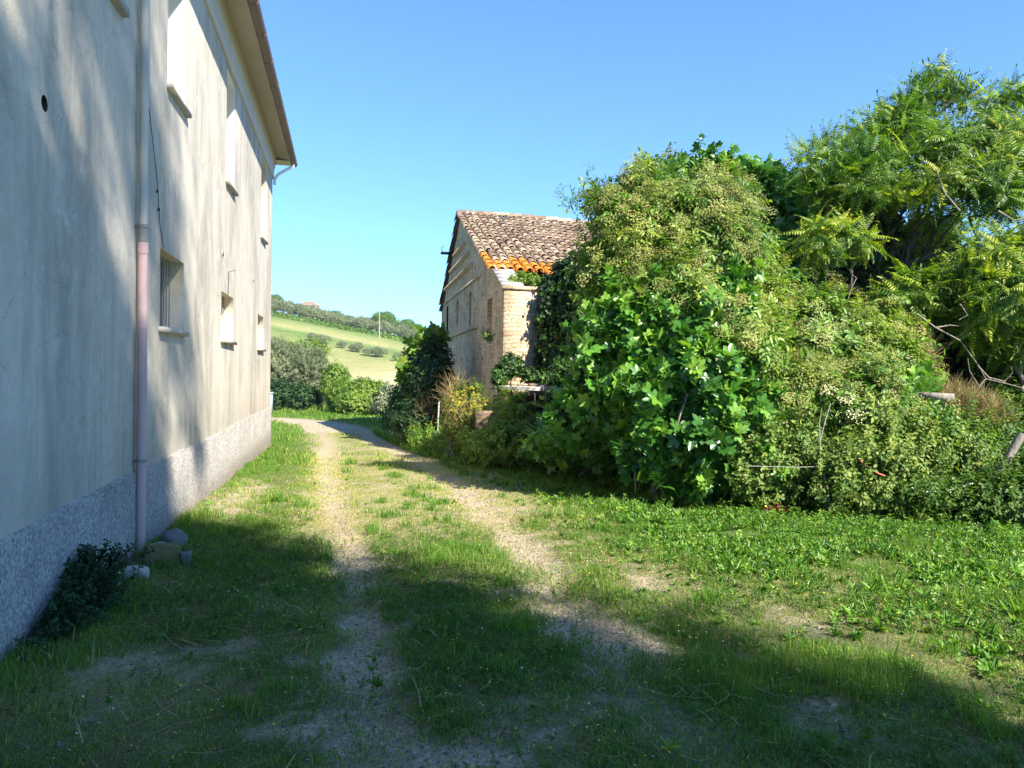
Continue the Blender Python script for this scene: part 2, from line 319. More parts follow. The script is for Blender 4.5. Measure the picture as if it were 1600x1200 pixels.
def groundmat():
    m, nt = newmat('grassy_gravel'); v = coords(nt)
    g = N(nt, 'ShaderNodeAttribute', attribute_name='cover'); d = N(nt, 'ShaderNodeAttribute', attribute_name='dry')
    vo = N(nt, 'ShaderNodeTexVoronoi'); vo.inputs['Scale'].default_value = 55; L(nt, v, vo.inputs['Vector'])
    sep = N(nt, 'ShaderNodeSeparateColor'); L(nt, vo.outputs['Color'], sep.inputs[0])
    grav = ramp(nt, sep.outputs[0], [(0, (.25, .195, .125)), (.5, (.40, .315, .205)), (.9, (.50, .41, .285)), (1, (.62, .54, .42))])
    fine = noisetex(nt, 130, 3, .6, v); fr = ramp(nt, fine, [(.3, (.72, .71, .69)), (.7, (1.2, 1.2, 1.2))])
    gv = mix(nt, .8, grav.outputs[0], fr.outputs[0], 'MULTIPLY')
    bn = noisetex(nt, 2.1, 5, .6, v); gv = mix(nt, bn, gv, mix(nt, .5, gv, (.40, .33, .235)))
    soil = mix(nt, fine, (.045, .065, .020), (.13, .14, .055))
    straw = mix(nt, noisetex(nt, 40, 4, .7, coords(nt, (1, .25, 1))), (.24, .22, .10), (.46, .41, .22))
    fib = noisetex(nt, 70, 5, .8, coords(nt, (1, .5, 1)), 1.5); fbr = ramp(nt, fib, [(.38, (.45, .5, .42)), (.62, (1.35, 1.3, 1.2))])
    so = mix(nt, 1.0, mix(nt, d.outputs['Fac'], soil, straw), fbr.outputs[0], 'MULTIPLY')
    nb = noisetex(nt, 9, 6, .75, v); th = N(nt, 'ShaderNodeMath', operation='MULTIPLY_ADD'); L(nt, nb, th.inputs[0]); th.inputs[1].default_value = .5; L(nt, g.outputs['Fac'], th.inputs[2])
    mf = ramp(nt, th.outputs[0], [(.35, (0, 0, 0)), (1.0, (1, 1, 1))])
    near = mix(nt, mf.outputs[0], gv, so)
    # far fields
    fa = N(nt, 'ShaderNodeAttribute', attribute_name='field'); fb = N(nt, 'ShaderNodeAttribute', attribute_name='far')
    f1 = noisetex(nt, .45, 8, .8, coords(nt, (1, 1, 1)))
    fm = N(nt, 'ShaderNodeMath', operation='MULTIPLY_ADD'); L(nt, f1, fm.inputs[0]); fm.inputs[1].default_value = .5; L(nt, fa.outputs['Fac'], fm.inputs[2])
    fr2 = ramp(nt, fm.outputs[0], [(.25, (.085, .15, .035)), (.50, (.16, .20, .065)), (.75, (.27, .26, .11)), (1.1, (.42, .35, .20))])
    f3 = noisetex(nt, 1.6, 8, .85, coords(nt, (.5, 1, 1))); f3r = ramp(nt, f3, [(.35, (.62, .68, .6)), (.65, (1.25, 1.22, 1.2))])
    farc = mix(nt, 1, fr2.outputs[0], f3r.outputs[0], 'MULTIPLY')
    c = mix(nt, fb.outputs['Fac'], near, farc)
    bh = N(nt, 'ShaderNodeMath', operation='ADD'); L(nt, vo.outputs['Distance'], bh.inputs[0]); L(nt, fine, bh.inputs[1])
    finish(nt, c, .95, bh.outputs[0], .7, .012, .12); return m
M['ground'] = groundmat()

# ------------------------------------------------------------------ sky, sun
SUN = np.array([.63, -1.02, 1.0]); SUN /= np.linalg.norm(SUN)
w = bpy.data.worlds.new('World'); scn.world = w; w.use_nodes = True; wn = w.node_tree; wn.nodes.clear()
sk = wn.nodes.new('ShaderNodeTexSky'); sk.sky_type = 'NISHITA'; sk.sun_disc = False
sk.sun_elevation = math.asin(SUN[2]); sk.sun_rotation = math.atan2(SUN[0], SUN[1]); sk.altitude = 200; sk.air_density = 1.0; sk.dust_density = .0; sk.ozone_density = 3.5
bg = wn.nodes.new('ShaderNodeBackground'); bg.inputs['Strength'].default_value = .102
gm = wn.nodes.new('ShaderNodeGamma'); gm.inputs[1].default_value = .84; wn.links.new(sk.outputs[0], gm.inputs[0])
tn = wn.nodes.new('ShaderNodeMix'); tn.data_type = 'RGBA'; tn.blend_type = 'MULTIPLY'; tn.inputs[0].default_value = 1; tn.inputs[7].default_value = (.51, .81, 1.18, 1); wn.links.new(gm.outputs[0], tn.inputs[6])
wo = wn.nodes.new('ShaderNodeOutputWorld'); wn.links.new(tn.outputs[2], bg.inputs[0]); wn.links.new(bg.outputs[0], wo.inputs[0])
sd = bpy.data.lights.new('sun', 'SUN'); sd.energy = 4.3; sd.angle = math.radians(.55); sd.color = (1, .93, .82)
so = bpy.data.objects.new('sun', sd); COL.objects.link(so); so.rotation_euler = Vector(SUN).to_track_quat('Z', 'Y').to_euler()
scn.view_settings.view_transform = 'Standard'; scn.view_settings.look = 'None'; scn.view_settings.exposure = 1.74; scn.view_settings.gamma = 1
scn.cycles.max_bounces = 8; scn.cycles.diffuse_bounces = 4; scn.cycles.transmission_bounces = 4; scn.cycles.transparent_max_bounces = 8

# ------------------------------------------------------------------ ground
def ground():
    def grid(xs, ys): X, Y = np.meshgrid(xs, ys); return X.ravel(), Y.ravel(), len(xs), len(ys)
    xs = np.concatenate([np.linspace(-320, -80, 24, endpoint=False), np.linspace(-80, -12, 60, endpoint=False), np.linspace(-12, -3, 40, endpoint=False), np.arange(-3, 9, .05), np.linspace(9, 20, 50, endpoint=False), np.linspace(20, 120, 60, endpoint=False), np.linspace(120, 320, 20)])
    ys = np.concatenate([np.linspace(-55, -10, 10, endpoint=False), np.linspace(-10, 2, 30, endpoint=False), np.arange(2, 14, .05), np.arange(14, 42, .12), np.linspace(42, 340, 200, endpoint=False), np.linspace(340, 430, 12)])
    x, y, nx, ny = grid(xs, ys); z = terrain(x, y)
    cov = cover(x, y); r = ruts(x, y)
    z = z - .05*r*(y > 2.5)*(y < 40) + (vn(x, y, .09, 77)-.5)*.012*(y < 14)*(cov > .3)
    i = np.arange(ny-1)[:, None]*nx + np.arange(nx-1)[None]; i = i.ravel()
    f = np.stack([i, i+1, i+nx+1, i+nx], 1)
    mb = MB(); mb.add(np.stack([x, y, z], 1), f); o = mb.build('ground', M['ground'], smooth=True); tag(o, kind='structure')
    dep = x*math.sin(YAW)+y*math.cos(YAW); lat = x*math.cos(YAW)-y*math.sin(YAW)
    far = sst(20, 26, np.abs(y))*(cov > .45)*sst(0, 1, np.abs(y)-20)
    far = np.maximum(sst(38, 44, y), sst(20, 25, y)*sst(.45, .8, cov)*.7); far = np.maximum(far, sst(-5, -12, y))
    # strips of green crop and dry grass on the hillside, running along the slope
    u = dep + lat*.25
    fld = np.interp(u, [60, 95, 108, 118, 128, 150, 162, 176, 182, 200, 260], [.05, .1, .30, .05, .55, .5, .30, 0, .42, .12, .0])
    fld = fld + .5*np.exp(-(((lat+12)/14)**2+((dep-128)/12)**2)) + (fbm(x, y, 18, 55)-.5)*.35
    for nm, val in (('cover', cov), ('dry', dryness(x, y)), ('far', far), ('field', fld)):
        at_ = o.data.attributes.new(nm, 'FLOAT', 'POINT'); at_.data.foreach_set('value', np.asarray(val, np.float32))
ground()

# ------------------------------------------------------------------ leaf templates (quads), axis +Z
def leafq(base, d, nrm, ln, wd, bend=.15, fold=.2):
    """ovate leaf of two quads from base along d"""
    d = np.array(d, float); d /= np.linalg.norm(d); nrm = np.array(nrm, float); nrm -= d*(nrm@d); nrm /= np.linalg.norm(nrm)+1e-9; s = np.cross(d, nrm)
    b = np.array(base, float); h = nrm*wd*fold
    P = [b, b+d*ln*.35+s*wd*.5+h, b+d*ln*.72+s*wd*.38+h-nrm*ln*bend*.5, b+d*ln-nrm*ln*bend, b+d*ln*.72-s*wd*.38+h-nrm*ln*bend*.5, b+d*ln*.35-s*wd*.5+h]
    return np.array(P), np.array([(0, 3, 2, 1), (0, 5, 4, 3)])
class T:
    def __init__(s): s.v = []; s.f = []; s.n = 0; s.d = []
    def add(s, vf, dv=0.0): v, f = vf; s.v.append(v); s.f.append(f+s.n); s.n += len(v); s.d.append(np.full(len(v), dv))
    def done(s): return np.concatenate(s.v), np.concatenate(s.f), np.concatenate(s.d)
def strip(p, q, wd):
    p = np.array(p, float); q = np.array(q, float); d = q-p; s = np.cross(d, [0.3, .2, 1]); s = s/(np.linalg.norm(s)+1e-9)*wd
    return np.array([p-s, p+s, q+s*.5, q-s*.5]), np.array([(0, 1, 2, 3)])
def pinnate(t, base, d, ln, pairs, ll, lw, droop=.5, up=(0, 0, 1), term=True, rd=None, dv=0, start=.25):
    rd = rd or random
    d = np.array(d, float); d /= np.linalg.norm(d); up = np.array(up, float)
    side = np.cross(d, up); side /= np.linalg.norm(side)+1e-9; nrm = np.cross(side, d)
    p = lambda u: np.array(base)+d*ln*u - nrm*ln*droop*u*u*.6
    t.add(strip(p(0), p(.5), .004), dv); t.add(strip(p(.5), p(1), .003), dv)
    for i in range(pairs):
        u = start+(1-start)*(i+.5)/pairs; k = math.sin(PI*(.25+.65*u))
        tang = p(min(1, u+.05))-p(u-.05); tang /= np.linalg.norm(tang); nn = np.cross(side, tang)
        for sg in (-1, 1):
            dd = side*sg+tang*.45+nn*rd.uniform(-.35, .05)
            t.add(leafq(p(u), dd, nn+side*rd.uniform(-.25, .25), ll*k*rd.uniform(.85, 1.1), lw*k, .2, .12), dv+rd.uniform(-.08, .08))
    if term: t.add(leafq(p(1), p(1)-p(.9), nrm, ll, lw, .2, .12), dv)
def fan(n, el0, el1, ph0=0, rd=random):
    out = []
    for i in range(n):
        a = ph0+i*2.4+rd.uniform(-.2, .2); e = math.radians(el0+(el1-el0)*(i/max(1, n-1))+rd.uniform(-8, 8))
        out.append((math.cos(a)*math.cos(e), math.sin(a)*math.cos(e), math.sin(e)))
    return out
def T_ail(seed, n=8, pairs=9, ln=.6):
    rd = random.Random(seed); t = T(); t.add(strip((0, 0, -.3), (0, 0, .05), .008), 0)
    for i, d in enumerate(fan(n, -18, 45, rd.random()*6, rd)):
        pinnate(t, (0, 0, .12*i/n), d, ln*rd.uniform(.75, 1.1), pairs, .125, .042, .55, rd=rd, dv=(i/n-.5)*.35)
    return t.done()
def T_elder(seed, n=7):
    rd = random.Random(seed); t = T(); t.add(strip((0, 0, -.2), (0, 0, .15), .004), 0)
    for i, d in enumerate(fan(n, -10, 60, rd.random()*6, rd)):
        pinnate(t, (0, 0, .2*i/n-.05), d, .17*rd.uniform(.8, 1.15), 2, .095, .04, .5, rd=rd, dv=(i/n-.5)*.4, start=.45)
    return t.done()
def figleaf(t, base, d, size, rd, dv):
    d = np.array(d, float); d /= np.linalg.norm(d); up = np.array([rd.uniform(-.3, .3), rd.uniform(-.3, .3), 1.]); s = np.cross(d, up); s /= np.linalg.norm(s); nn = np.cross(s, d)
    b = np.array(base)+d*size*.45
    t.add(strip(base, b, .004), dv+.2)
    dr = rd.uniform(.15, .45)
    angs = [-115, -58, 0, 58, 115]; lens = [.44, .60, .72, .60, .44]
    def P(a, r): a = math.radians(a); return b+(d*math.cos(a)+s*math.sin(a))*r*size*1.15-nn*size*dr*r*r*1.4+nn*abs(math.sin(a))*size*.08
    for a, l in zip(angs, lens):
        w_ = 27
        # lobe: kite widened by two shoulder points
        v = np.array([b, P(a-w_-3, .40), P(a-w_*.66, l*.78), P(a, l), P(a+w_*.66, l*.78), P(a+w_+3, .40)])
        t.add((v, np.array([(0, 3, 2, 1), (0, 5, 4, 3)])), dv)
def T_fig(seed, n=7):
    rd = random.Random(seed); t = T(); t.add(strip((0, 0, -.3), (0, 0, .1), .01), .3)
    for i, d in enumerate(fan(n, -20, 65, rd.random()*6, rd)):
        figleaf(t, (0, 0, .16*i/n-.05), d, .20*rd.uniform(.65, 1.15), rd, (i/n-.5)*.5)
    return t.done()
def T_twig(seed, n=12, ln=.07, wd=.04, L0=.3, el=(5, 50), stemw=.004):
    rd = random.Random(seed); t = T(); t.add(strip((0, 0, -L0*.4), (0, 0, L0*.8), stemw), 0)
    for i in range(n):
        a = i*2.4+rd.uniform(-.4, .4); e = math.radians(rd.uniform(*el)); u = i/n
        t.add(leafq((0, 0, L0*u), (math.cos(a)*math.cos(e), math.sin(a)*math.cos(e), math.sin(e)), (rd.uniform(-.4, .4), rd.uniform(-.4, .4), 1), ln*rd.uniform(.7, 1.2), wd*rd.uniform(.8, 1.1), .2, .15), rd.uniform(-.25, .25))
    return t.done()
def T_sim(seed, n=10, size=.1, R=.2):
    """loose spray of single-quad leaves, for foliage far away"""
    rd = random.Random(seed); t = T()
    for i in range(n):
        c = np.array([rd.gauss(0, R*.5), rd.gauss(0, R*.5), rd.gauss(0, R*.45)])
        a = np.array([rd.gauss(0, 1), rd.gauss(0, 1), rd.gauss(0, .6)]); a /= np.linalg.norm(a); b = np.cross(a, [rd.gauss(0, 1), rd.gauss(0, 1), rd.gauss(0, 1)]); b /= np.linalg.norm(b)
        s = size*rd.uniform(.6, 1.3)
        t.add((np.array([c-a*s, c-b*s*.45, c+a*s, c+b*s*.45]), np.array([(0, 1, 2, 3)])), rd.uniform(-.25, .25))
    return t.done()
def T_umbel(seed, R=.105, n=80):
    rd = random.Random(seed); t = T()
    for i in range(7):
        a = i*.9; t.add(strip((0, 0, -.06), (R*.7*math.cos(a), R*.7*math.sin(a), 0), .0018), -.4)
    for i in range(n):
        r = R*math.sqrt(rd.random()); a = rd.uniform(0, 2*PI); z = .03*math.cos(r/R*1.5)+rd.uniform(-.055, .03); s = .0085*rd.uniform(.6, 1.4); q = rd.uniform(0, PI)
        c = np.array([r*math.cos(a), r*math.sin(a), z]); u = np.array([math.cos(q), math.sin(q), rd.uniform(-.4, .4)])*s; v = np.array([-math.sin(q), math.cos(q), rd.uniform(-.4, .4)])*s
        t.add((np.array([c-u, c-v, c+u, c+v]), np.array([(0, 1, 2, 3)])), rd.uniform(-.3, .3))
    return t.done()
def T_rosette(seed, n=9, ln=.16, wd=.062, el=(30, 82)):
    rd = random.Random(seed); t = T()
    for i in range(n):
        a = i*2.4+rd.uniform(-.3, .3); e = math.radians(rd.uniform(*el)); d = (math.cos(a)*math.cos(e), math.sin(a)*math.cos(e), math.sin(e))
        t.add(leafq((0, 0, 0), d, (-d[0]*.5, -d[1]*.5, 1), ln*rd.uniform(.6, 1.2), wd*rd.uniform(.8, 1.2), .35, .22), rd.uniform(-.25, .25))
    return t.done()
TM = dict(ail=[T_ail(i) for i in range(5)], elder=[T_elder(i) for i in range(5)], fig=[T_fig(i) for i in range(6)], ivy=[T_twig(i, 14, .065, .055, .22, (-30, 40)) for i in range(4)],
          bramble=[T_twig(i, 15, .055, .035, .32, (-10, 50)) for i in range(4)], twig=[T_twig(i, 14, .075, .04, .34, (0, 50)) for i in range(4)],
          olive=[T_twig(i, 26, .06, .013, .35, (15, 60)) for i in range(4)], sim=[T_sim(i) for i in range(4)], umbel=[T_umbel(i) for i in range(4)],
          rosette=[T_rosette(i) for i in range(5)], plantain=[T_rosette(i+9, 7, .21, .055, (40, 82)) for i in range(4)],
          small=[T_twig(i, 14, .03, .018, .12, (0, 60)) for i in range(4)])

def frames(ax, roll):
    ax = ax/(np.linalg.norm(ax, axis=1, keepdims=True)+1e-9)
    ref = np.where(np.abs(ax[:, 2:3]) > .9, np.array([[1., 0, 0]]), np.array([[0, 0, 1.]]))
    u = np.cross(ref, ax); u /= np.linalg.norm(u, axis=1, keepdims=True); v = np.cross(ax, u)
    c = np.cos(roll)[:, None]; s = np.sin(roll)[:, None]
    return np.stack([u*c+v*s, -u*s+v*c, ax], 2)     # columns
def scatter(mb, tms, pos, ax, scl, val, mi=0):
    k = rng.integers(0, len(tms), len(pos)); Rm = frames(ax, rng.uniform(0, 2*PI, len(pos)))
    for j, (tv, tf, td) in enumerate(tms):
        w_ = np.where(k == j)[0]
        if not len(w_): continue
        V = np.einsum('nij,vj->nvi', Rm[w_], tv)*scl[w_][:, None, None]+pos[w_][:, None, :]
        Fc = tf[None]+(np.arange(len(w_))*len(tv))[:, None, None]
        A = np.clip(val[w_][:, None]+td[None], 0, 1)
        mb.add(V.reshape(-1, 3), Fc.reshape(-1, tf.shape[1]), A.ravel(), mi)

def blob(px, py, D, rx, ry, kd=.85):
    k = D/FPX; return (at(px, py, D), np.array([rx*k, ry*k, (rx+ry)*.5*kd*k]))      # radii along RT, up, depth
def sample_blobs(blobs, n, shell=.22, gap=.42, gs=.8, seed=0, lower=.5, inside=.72, clump=1, csd=.12):
    """points near the skins of a union of ellipsoids, thinned by 3D noise so the sky shows through"""
    P = []; Nn = []; wts = np.array([b[1][0]*b[1][1] for b in blobs]); wts /= wts.sum(); tries = 0
    while len(P) < n and tries < n*30:
        tries += 1
        b = blobs[rng.choice(len(blobs), p=wts)]; d = rng.normal(size=3); d /= np.linalg.norm(d)
        if d[2] < -.3 and rng.random() < lower: continue
        r = 1-abs(rng.normal(0, shell))
        if r < .1: continue
        nz = Vector(d*2.2+b[0]*.7+seed); r *= 1+.38*mnoise.noise(nz)+.22*mnoise.noise(Vector(d*6+b[0]))
        if rng.random() < .05: r = 1+rng.random()*.28
        off = (RT*d[0]*b[1][0] + FW*d[1]*b[1][2] + np.array([0, 0, 1])*d[2]*b[1][1])*r
        p = b[0]+off
        if mnoise.noise(Vector(p*(1/gs)+seed*3.1))*.5+.5 < gap-.12 and rng.random() < .85: continue
        ok = True
        for c in blobs:
            if c is b: continue
            q = p-c[0]; e = (q@RT/c[1][0])**2+(q@FW/c[1][2])**2+(q[2]/c[1][1])**2
            if e < inside**2 and rng.random() < .8: ok = False; break
        if ok:
            nn_ = RT*d[0]/b[1][0]+FW*d[1]/b[1][2]+np.array([0, 0, 1])*d[2]/b[1][1]; P.append(p); Nn.append(nn_)
            for _ in range(int(rng.integers(0, 2*clump-1)) if clump > 1 else 0): P.append(p+rng.normal(0, csd, 3)); Nn.append(nn_)
    P = np.array(P); Nn = np.array(Nn); Nn /= np.linalg.norm(Nn, axis=1, keepdims=True)
    return P, Nn
def crown_mesh(blobs, tms, n, scale=1., upb=.6, seed=0, v0=.45, vs=.24, ss=.3, **kw):
    P, Nn = sample_blobs(blobs, n, seed=seed, **kw)
    mb = MB(); ax = Nn+np.array([0, 0, upb])+rng.normal(0, .35, P.shape)
    val = np.clip(v0+rng.normal(0, vs, len(P))+np.array([mnoise.noise(Vector(p*.9+seed)) for p in P])*.35, 0, 1)
    scatter(mb, tms, P, ax, scale*np.clip(rng.normal(1, ss, len(P)), .4, 1.35), val)
    return mb, P, Nn
def limb(mb, a, b, r0, r1, wob=.12, n=7, sag=0, seed=0):
    a = np.array(a, float); b = np.array(b, float); ln = np.linalg.norm(b-a); u = np.linspace(0, 1, n)[:, None]
    rd = np.random.default_rng(seed+int(ln*1000)); o = rd.normal(0, wob*ln*.35, (n, 3)); o[0] = 0; o[-1] = 0
    o[:, 2] += 0; pts = a+(b-a)*u+o*np.sin(u*PI)+np.array([0, 0, 1])*sag*ln*np.sin(u*PI)
    mb.tube(pts, r0+(r1-r0)*u[:, 0], 7)
    return pts
def tree(name, label, cat, base, blobs, tm, mat, n, bark='bark', r=.08, scale=1, group=None, fork=.35, seed=1, stems=1, kw=None, twigs=3):
    kw = kw or {}
    base = np.array(base, float); e = empty(name, base); tag(e, label, cat, group)
    tb = MB(); cs = np.array([b[0] for b in blobs]); mid = cs.mean(0); fk = base+(mid-base)*fork; fk[2] = base[2]+(mid[2]-base[2])*fork
    for s_ in range(stems):
        jb = base+np.array([rng.normal(0, .12), rng.normal(0, .12), 0])*(stems > 1)
        jf = fk+rng.normal(0, .15, 3)*(stems > 1)
        limb(tb, jb-np.array([0, 0, .1]), jf, r, r*.75, .12, 8, seed=seed+s_)
        for i, b in enumerate(blobs):
            if stems > 1 and i % stems != s_ % len(blobs): continue
            kf = min(1, 2.2/math.sqrt(len(blobs)/max(1, stems))); pts = limb(tb, jf, b[0], r*.6*kf, r*.22*kf, .2, 8, .05, seed+i)
            for q in range(twigs):
                d = rng.normal(size=3); d /= np.linalg.norm(d); d[2] = abs(d[2])
                tip = b[0]+RT*d[0]*b[1][0]*.85+FW*d[1]*b[1][2]*.85+np.array([0, 0, 1])*d[2]*b[1][1]*.85
                limb(tb, pts[-3+q % 2], tip, r*.22*kf, r*.06*kf, .2, 6, .03, seed+i*7+q)
    tb.build('trunk', M[bark], e, True)
    mb, P, Nn = crown_mesh(blobs, tm, n, scale, seed=seed, **kw)
    mb.build('crown', mat, e)
    return e, P, Nn
def gz(x, y): return float(terrain(np.array([x]), np.array([y]))[0])
def gpt(p): return np.array([p[0], p[1], gz(p[0], p[1])])

# ------------------------------------------------------------------ wall helpers
def sheet(mb, O, u, outer, holes=(), mi=0, val=None):
    """flat wall face with real openings; O origin, u horizontal axis, polygon points are (s, z)"""
    loops = [[Vector((p[0], p[1])) for p in outer]]+[[Vector((p[0], p[1])) for p in h] for h in holes]
    V2 = [p for l in loops for p in l]; ed = []; b = 0
    for l in loops: ed += [(b+i, b+(i+1) % len(l)) for i in range(len(l))]; b += len(l)
    vo, _, fo, _, _, _ = geometry.delaunay_2d_cdt(V2, ed, [], 0, 1e-6)
    def inside(p, poly):
        r = False
        for i in range(len(poly)):
            a, c = poly[i], poly[i-1]
            if (a[1] > p[1]) != (c[1] > p[1]) and p[0] < (c[0]-a[0])*(p[1]-a[1])/(c[1]-a[1])+a[0]: r = not r
        return r
    tris = []
    for f in fo:
        c = (vo[f[0]]+vo[f[1]]+vo[f[2]])/3
        if inside(c, loops[0]) and not any(inside(c, h) for h in loops[1:]): tris.append(tuple(f))
    O = np.array(O, float); u = np.array(u, float)
    mb.add([O+u*p.x+np.array([0, 0, p.y]) for p in vo], tris, val, mi)
def lining(mb, O, u, n, poly, d, mi=0, back=False):
    """reveal around an opening going d metres into the wall (n points outward)"""
    O = np.array(O, float); u = np.array(u, float); n = np.array(n, float); k = len(poly)
    a = [O+u*p[0]+np.array([0, 0, p[1]]) for p in poly]; b = [p-n*d for p in a]
    mb.add(a+b, [(i, (i+1) % k, k+(i+1) % k, k+i) for i in range(k)], None, mi)
    if back: mb.add(b, [tuple(range(k))] if k == 4 else [(0, i, i+1) for i in range(1, k-1)], None, mi)
def rect(a, b, c, d): return [(a, c), (b, c), (b, d), (a, d)]
def uvbox(o, u):
    me = o.data; uvl = me.uv_layers.new(name='UVMap'); co = np.empty(len(me.vertices)*3, np.float32); me.vertices.foreach_get('co', co); co = co.reshape(-1, 3)+np.array(o.matrix_basis.translation)
    nrm = np.empty(len(me.polygons)*3, np.float32); me.polygons.foreach_get('normal', nrm); nrm = nrm.reshape(-1, 3)
    tot = np.empty(len(me.polygons), np.int32); me.polygons.foreach_get('loop_total', tot); vi = np.empty(len(me.loops), np.int32); me.loops.foreach_get('vertex_index', vi)
    ln = np.repeat(nrm, tot, 0); P = co[vi]; u = np.array(u); v = np.array([-u[1], u[0], 0])
    side = np.abs(ln@u) > np.abs(ln@v); top = np.abs(ln[:, 2]) > .75
    U_ = np.where(top, P@u, np.where(side, P@v, P@u)); V_ = np.where(top, P@v, P[:, 2])
    uvl.data.foreach_set('uv', np.stack([U_, V_], 1).ravel().astype(np.float32))

# ------------------------------------------------------------------ farmhouse on the left
WX = -1.8
def farmhouse():
    H = empty('farmhouse', (WX, 8, 0)); tag(H, 'long two-storey farmhouse with stained grey-beige plaster beside the track', 'farmhouse')
    Y0, Y1, ZT = -4.0, 19.5, 6.75; XB = -9.2
    wins = [(5.75, 6.72, 4.47, 6.1, 'u0'), (8.38, 9.28, 4.47, 6.1, 'u1'), (12.24, 13.12, 4.44, 6.1, 'u2'), (17.05, 17.95, 4.42, 6.1, 'u3'), (1.6, 2.6, 4.47, 6.1, 'u4'),
            (8.13, 9.25, 2.0, 2.77, 'g1'), (11.92, 13.12, 2.03, 2.73, 'g2'), (16.65, 17.75, 2.03, 2.73, 'g3'), (.6, 1.8, 2.0, 2.77, 'g0')]
    holes = [rect(a, b, c, d) for a, b, c, d, _ in wins]; hc = (5.16, 3.18, .052)
    holes.append([(hc[0]+hc[2]*math.cos(k*PI/8), hc[1]+hc[2]*.95*math.sin(k*PI/8)) for k in range(16)])
    mb = MB(); u = (0, 1, 0); n = (1, 0, 0)
    sheet(mb, (WX, 0, 0), u, rect(Y0, Y1, -.9, ZT), holes)
    lining(mb, (WX, 0, 0), u, n, rect(Y0, Y1, -.9, ZT), 7.4, back=True)
    mb.build('wall', M['plaster'], H)
    # pebble-dashed plinth, slightly proud, with a weathered uneven top edge
    pb = MB(); ys = np.arange(Y0, Y1+.031, .15); ys[-1] = Y1+.03; zt = .66+(vn(ys, ys*0, .5, 5)-.5)*.035+(vn(ys, ys*0, .17, 6)-.5)*.02
    x1 = WX+.028
    for i in range(len(ys)-1):
        a, b, za, zb = ys[i], ys[i+1], zt[i], zt[i+1]
        pb.add([(x1, a, -.9), (x1, b, -.9), (x1, b, zb), (x1, a, za), (WX-.01, b, zb+.018), (WX-.01, a, za+.018)], [(0, 1, 2, 3), (3, 2, 4, 5)])
    pb.add([(x1, ys[-1], -.9), (x1-.4, ys[-1], -.9), (x1-.4, ys[-1], .66), (x1, ys[-1], .66)], [(0, 1, 2, 3)])
    pb.build('plinth', M['pebble'], H)
    for a, b, c, d, k in wins:
        up = k[0] == 'u'; dp = .2; mt = M['white_and_glare'] if k in ('u1', 'u2') else M['reveal']  # two upper reveals whitened: the glare of sunlit jambs is put into their colour
        w_ = MB(); lining(w_, (WX, 0, 0), u, n, rect(a, b, c, d), dp+.14)
        wo_ = w_.build('window', mt, H)
        s_ = MB(); s_.box((WX-.045, (a+b)/2, c-.028), (.105, (b-a)/2+.045, .026), None, None, 0, .003); so_ = s_.build('sill', M['sillstone'])
        so_.parent = wo_
        f = MB(); xx = WX-dp-.05
        for yy in (a+.035, (a+b)/2, b-.035): f.box((xx, yy, (c+d)/2), (.025, .033, (d-c)/2-.002))
        for zz in (c+.035, d-.035)+(((c+d)/2,) if not up else ((c*.66+d*.34), (c*.34+d*.66))): f.box((xx, (a+b)/2, zz), (.022, (b-a)/2-.002, .028))
        fo = f.build('frame', M['bark'] if not up else M['cream_paint']); fo.parent = wo_
        if not up:
            for q in range(1, 8):
                br_ = MB(); yy = a+(b-a)*q/8; br_.tube([(WX-.12, yy, c), (WX-.12, yy, d)], .007, 6); br_.build('bar', M['metal'], None).parent = wo_
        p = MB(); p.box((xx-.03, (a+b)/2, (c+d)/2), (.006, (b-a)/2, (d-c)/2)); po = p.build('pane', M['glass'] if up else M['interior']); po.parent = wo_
    # vent hole: a short dark-lined pipe set in the wall
    v = MB(); ring = [(hc[0]+hc[2]*math.cos(k*PI/8), hc[1]+hc[2]*.95*math.sin(k*PI/8)) for k in range(16)]
    lining(v, (WX, 0, 0), u, n, ring, .22, back=True); v.build('vent_hole', M['interior'], H)
    # frieze, soffit, roof
    fr = MB(); prof = [(WX+.001, 6.2), (WX+.035, 6.205), (WX+.04, 6.29), (WX+.028, 6.3), (WX+.05, 6.56), (WX+.09, 6.70), (WX+.09, 6.78), (WX-.01, 6.78)]
    ya, yb = Y0, Y1+.04
    V = [(x, yy, z) for yy in (ya, yb) for x, z in prof]; k = len(prof)
    fr.add(V, [(i, i+1, k+i+1, k+i) for i in range(k-1)]); fr.add(V[k:], [(0, i, i+1) for i in range(1, k-1)]); fr.build('frieze', M['fasciaw'], H)
    XO = -1.36; ye = Y1+.42
    sf = MB(); sf.add([(WX+.09, Y0, 6.72), (XO, Y0, 6.64), (XO, ye, 6.64), (WX+.09, ye, 6.72), (WX+.09, Y1, 6.72)], [(0, 1, 2, 4), ])
    sf.add([(XB, Y1-.05, 6.73), (XO, Y1-.05, 6.645), (XO, ye, 6.645), (XB, ye, 6.73)], [(0, 1, 2, 3)])
    sf.add([(WX+.09, Y0, 6.72), (XO, Y0, 6.64), (XO, ye, 6.64), (WX+.09, ye, 6.72)], [(0, 1, 2, 3)])
    sf.add([(XO, Y0, 6.64), (XO, ye, 6.64), (XO, ye, 6.72), (XO, Y0, 6.72)], [(0, 1, 2, 3)])
    sf.build('soffit', M['soffit'], H)
    rf = MB(); xr = (WX+XB)/2; sl = .32
    z0 = 6.725; zr = z0+(XO-xr)*sl
    rf.add([(XO-.01, Y0, z0), (XO-.01, ye, z0), (xr, ye, zr), (xr, Y0, zr), (XB-.4, ye, z0), (XB-.4, Y0, z0)], [(0, 1, 2, 3), (3, 2, 4, 5)])
    rf.add([(XO-.01, ye, z0), (xr, ye, zr), (XB-.4, ye, z0)], [(0, 1, 2)])
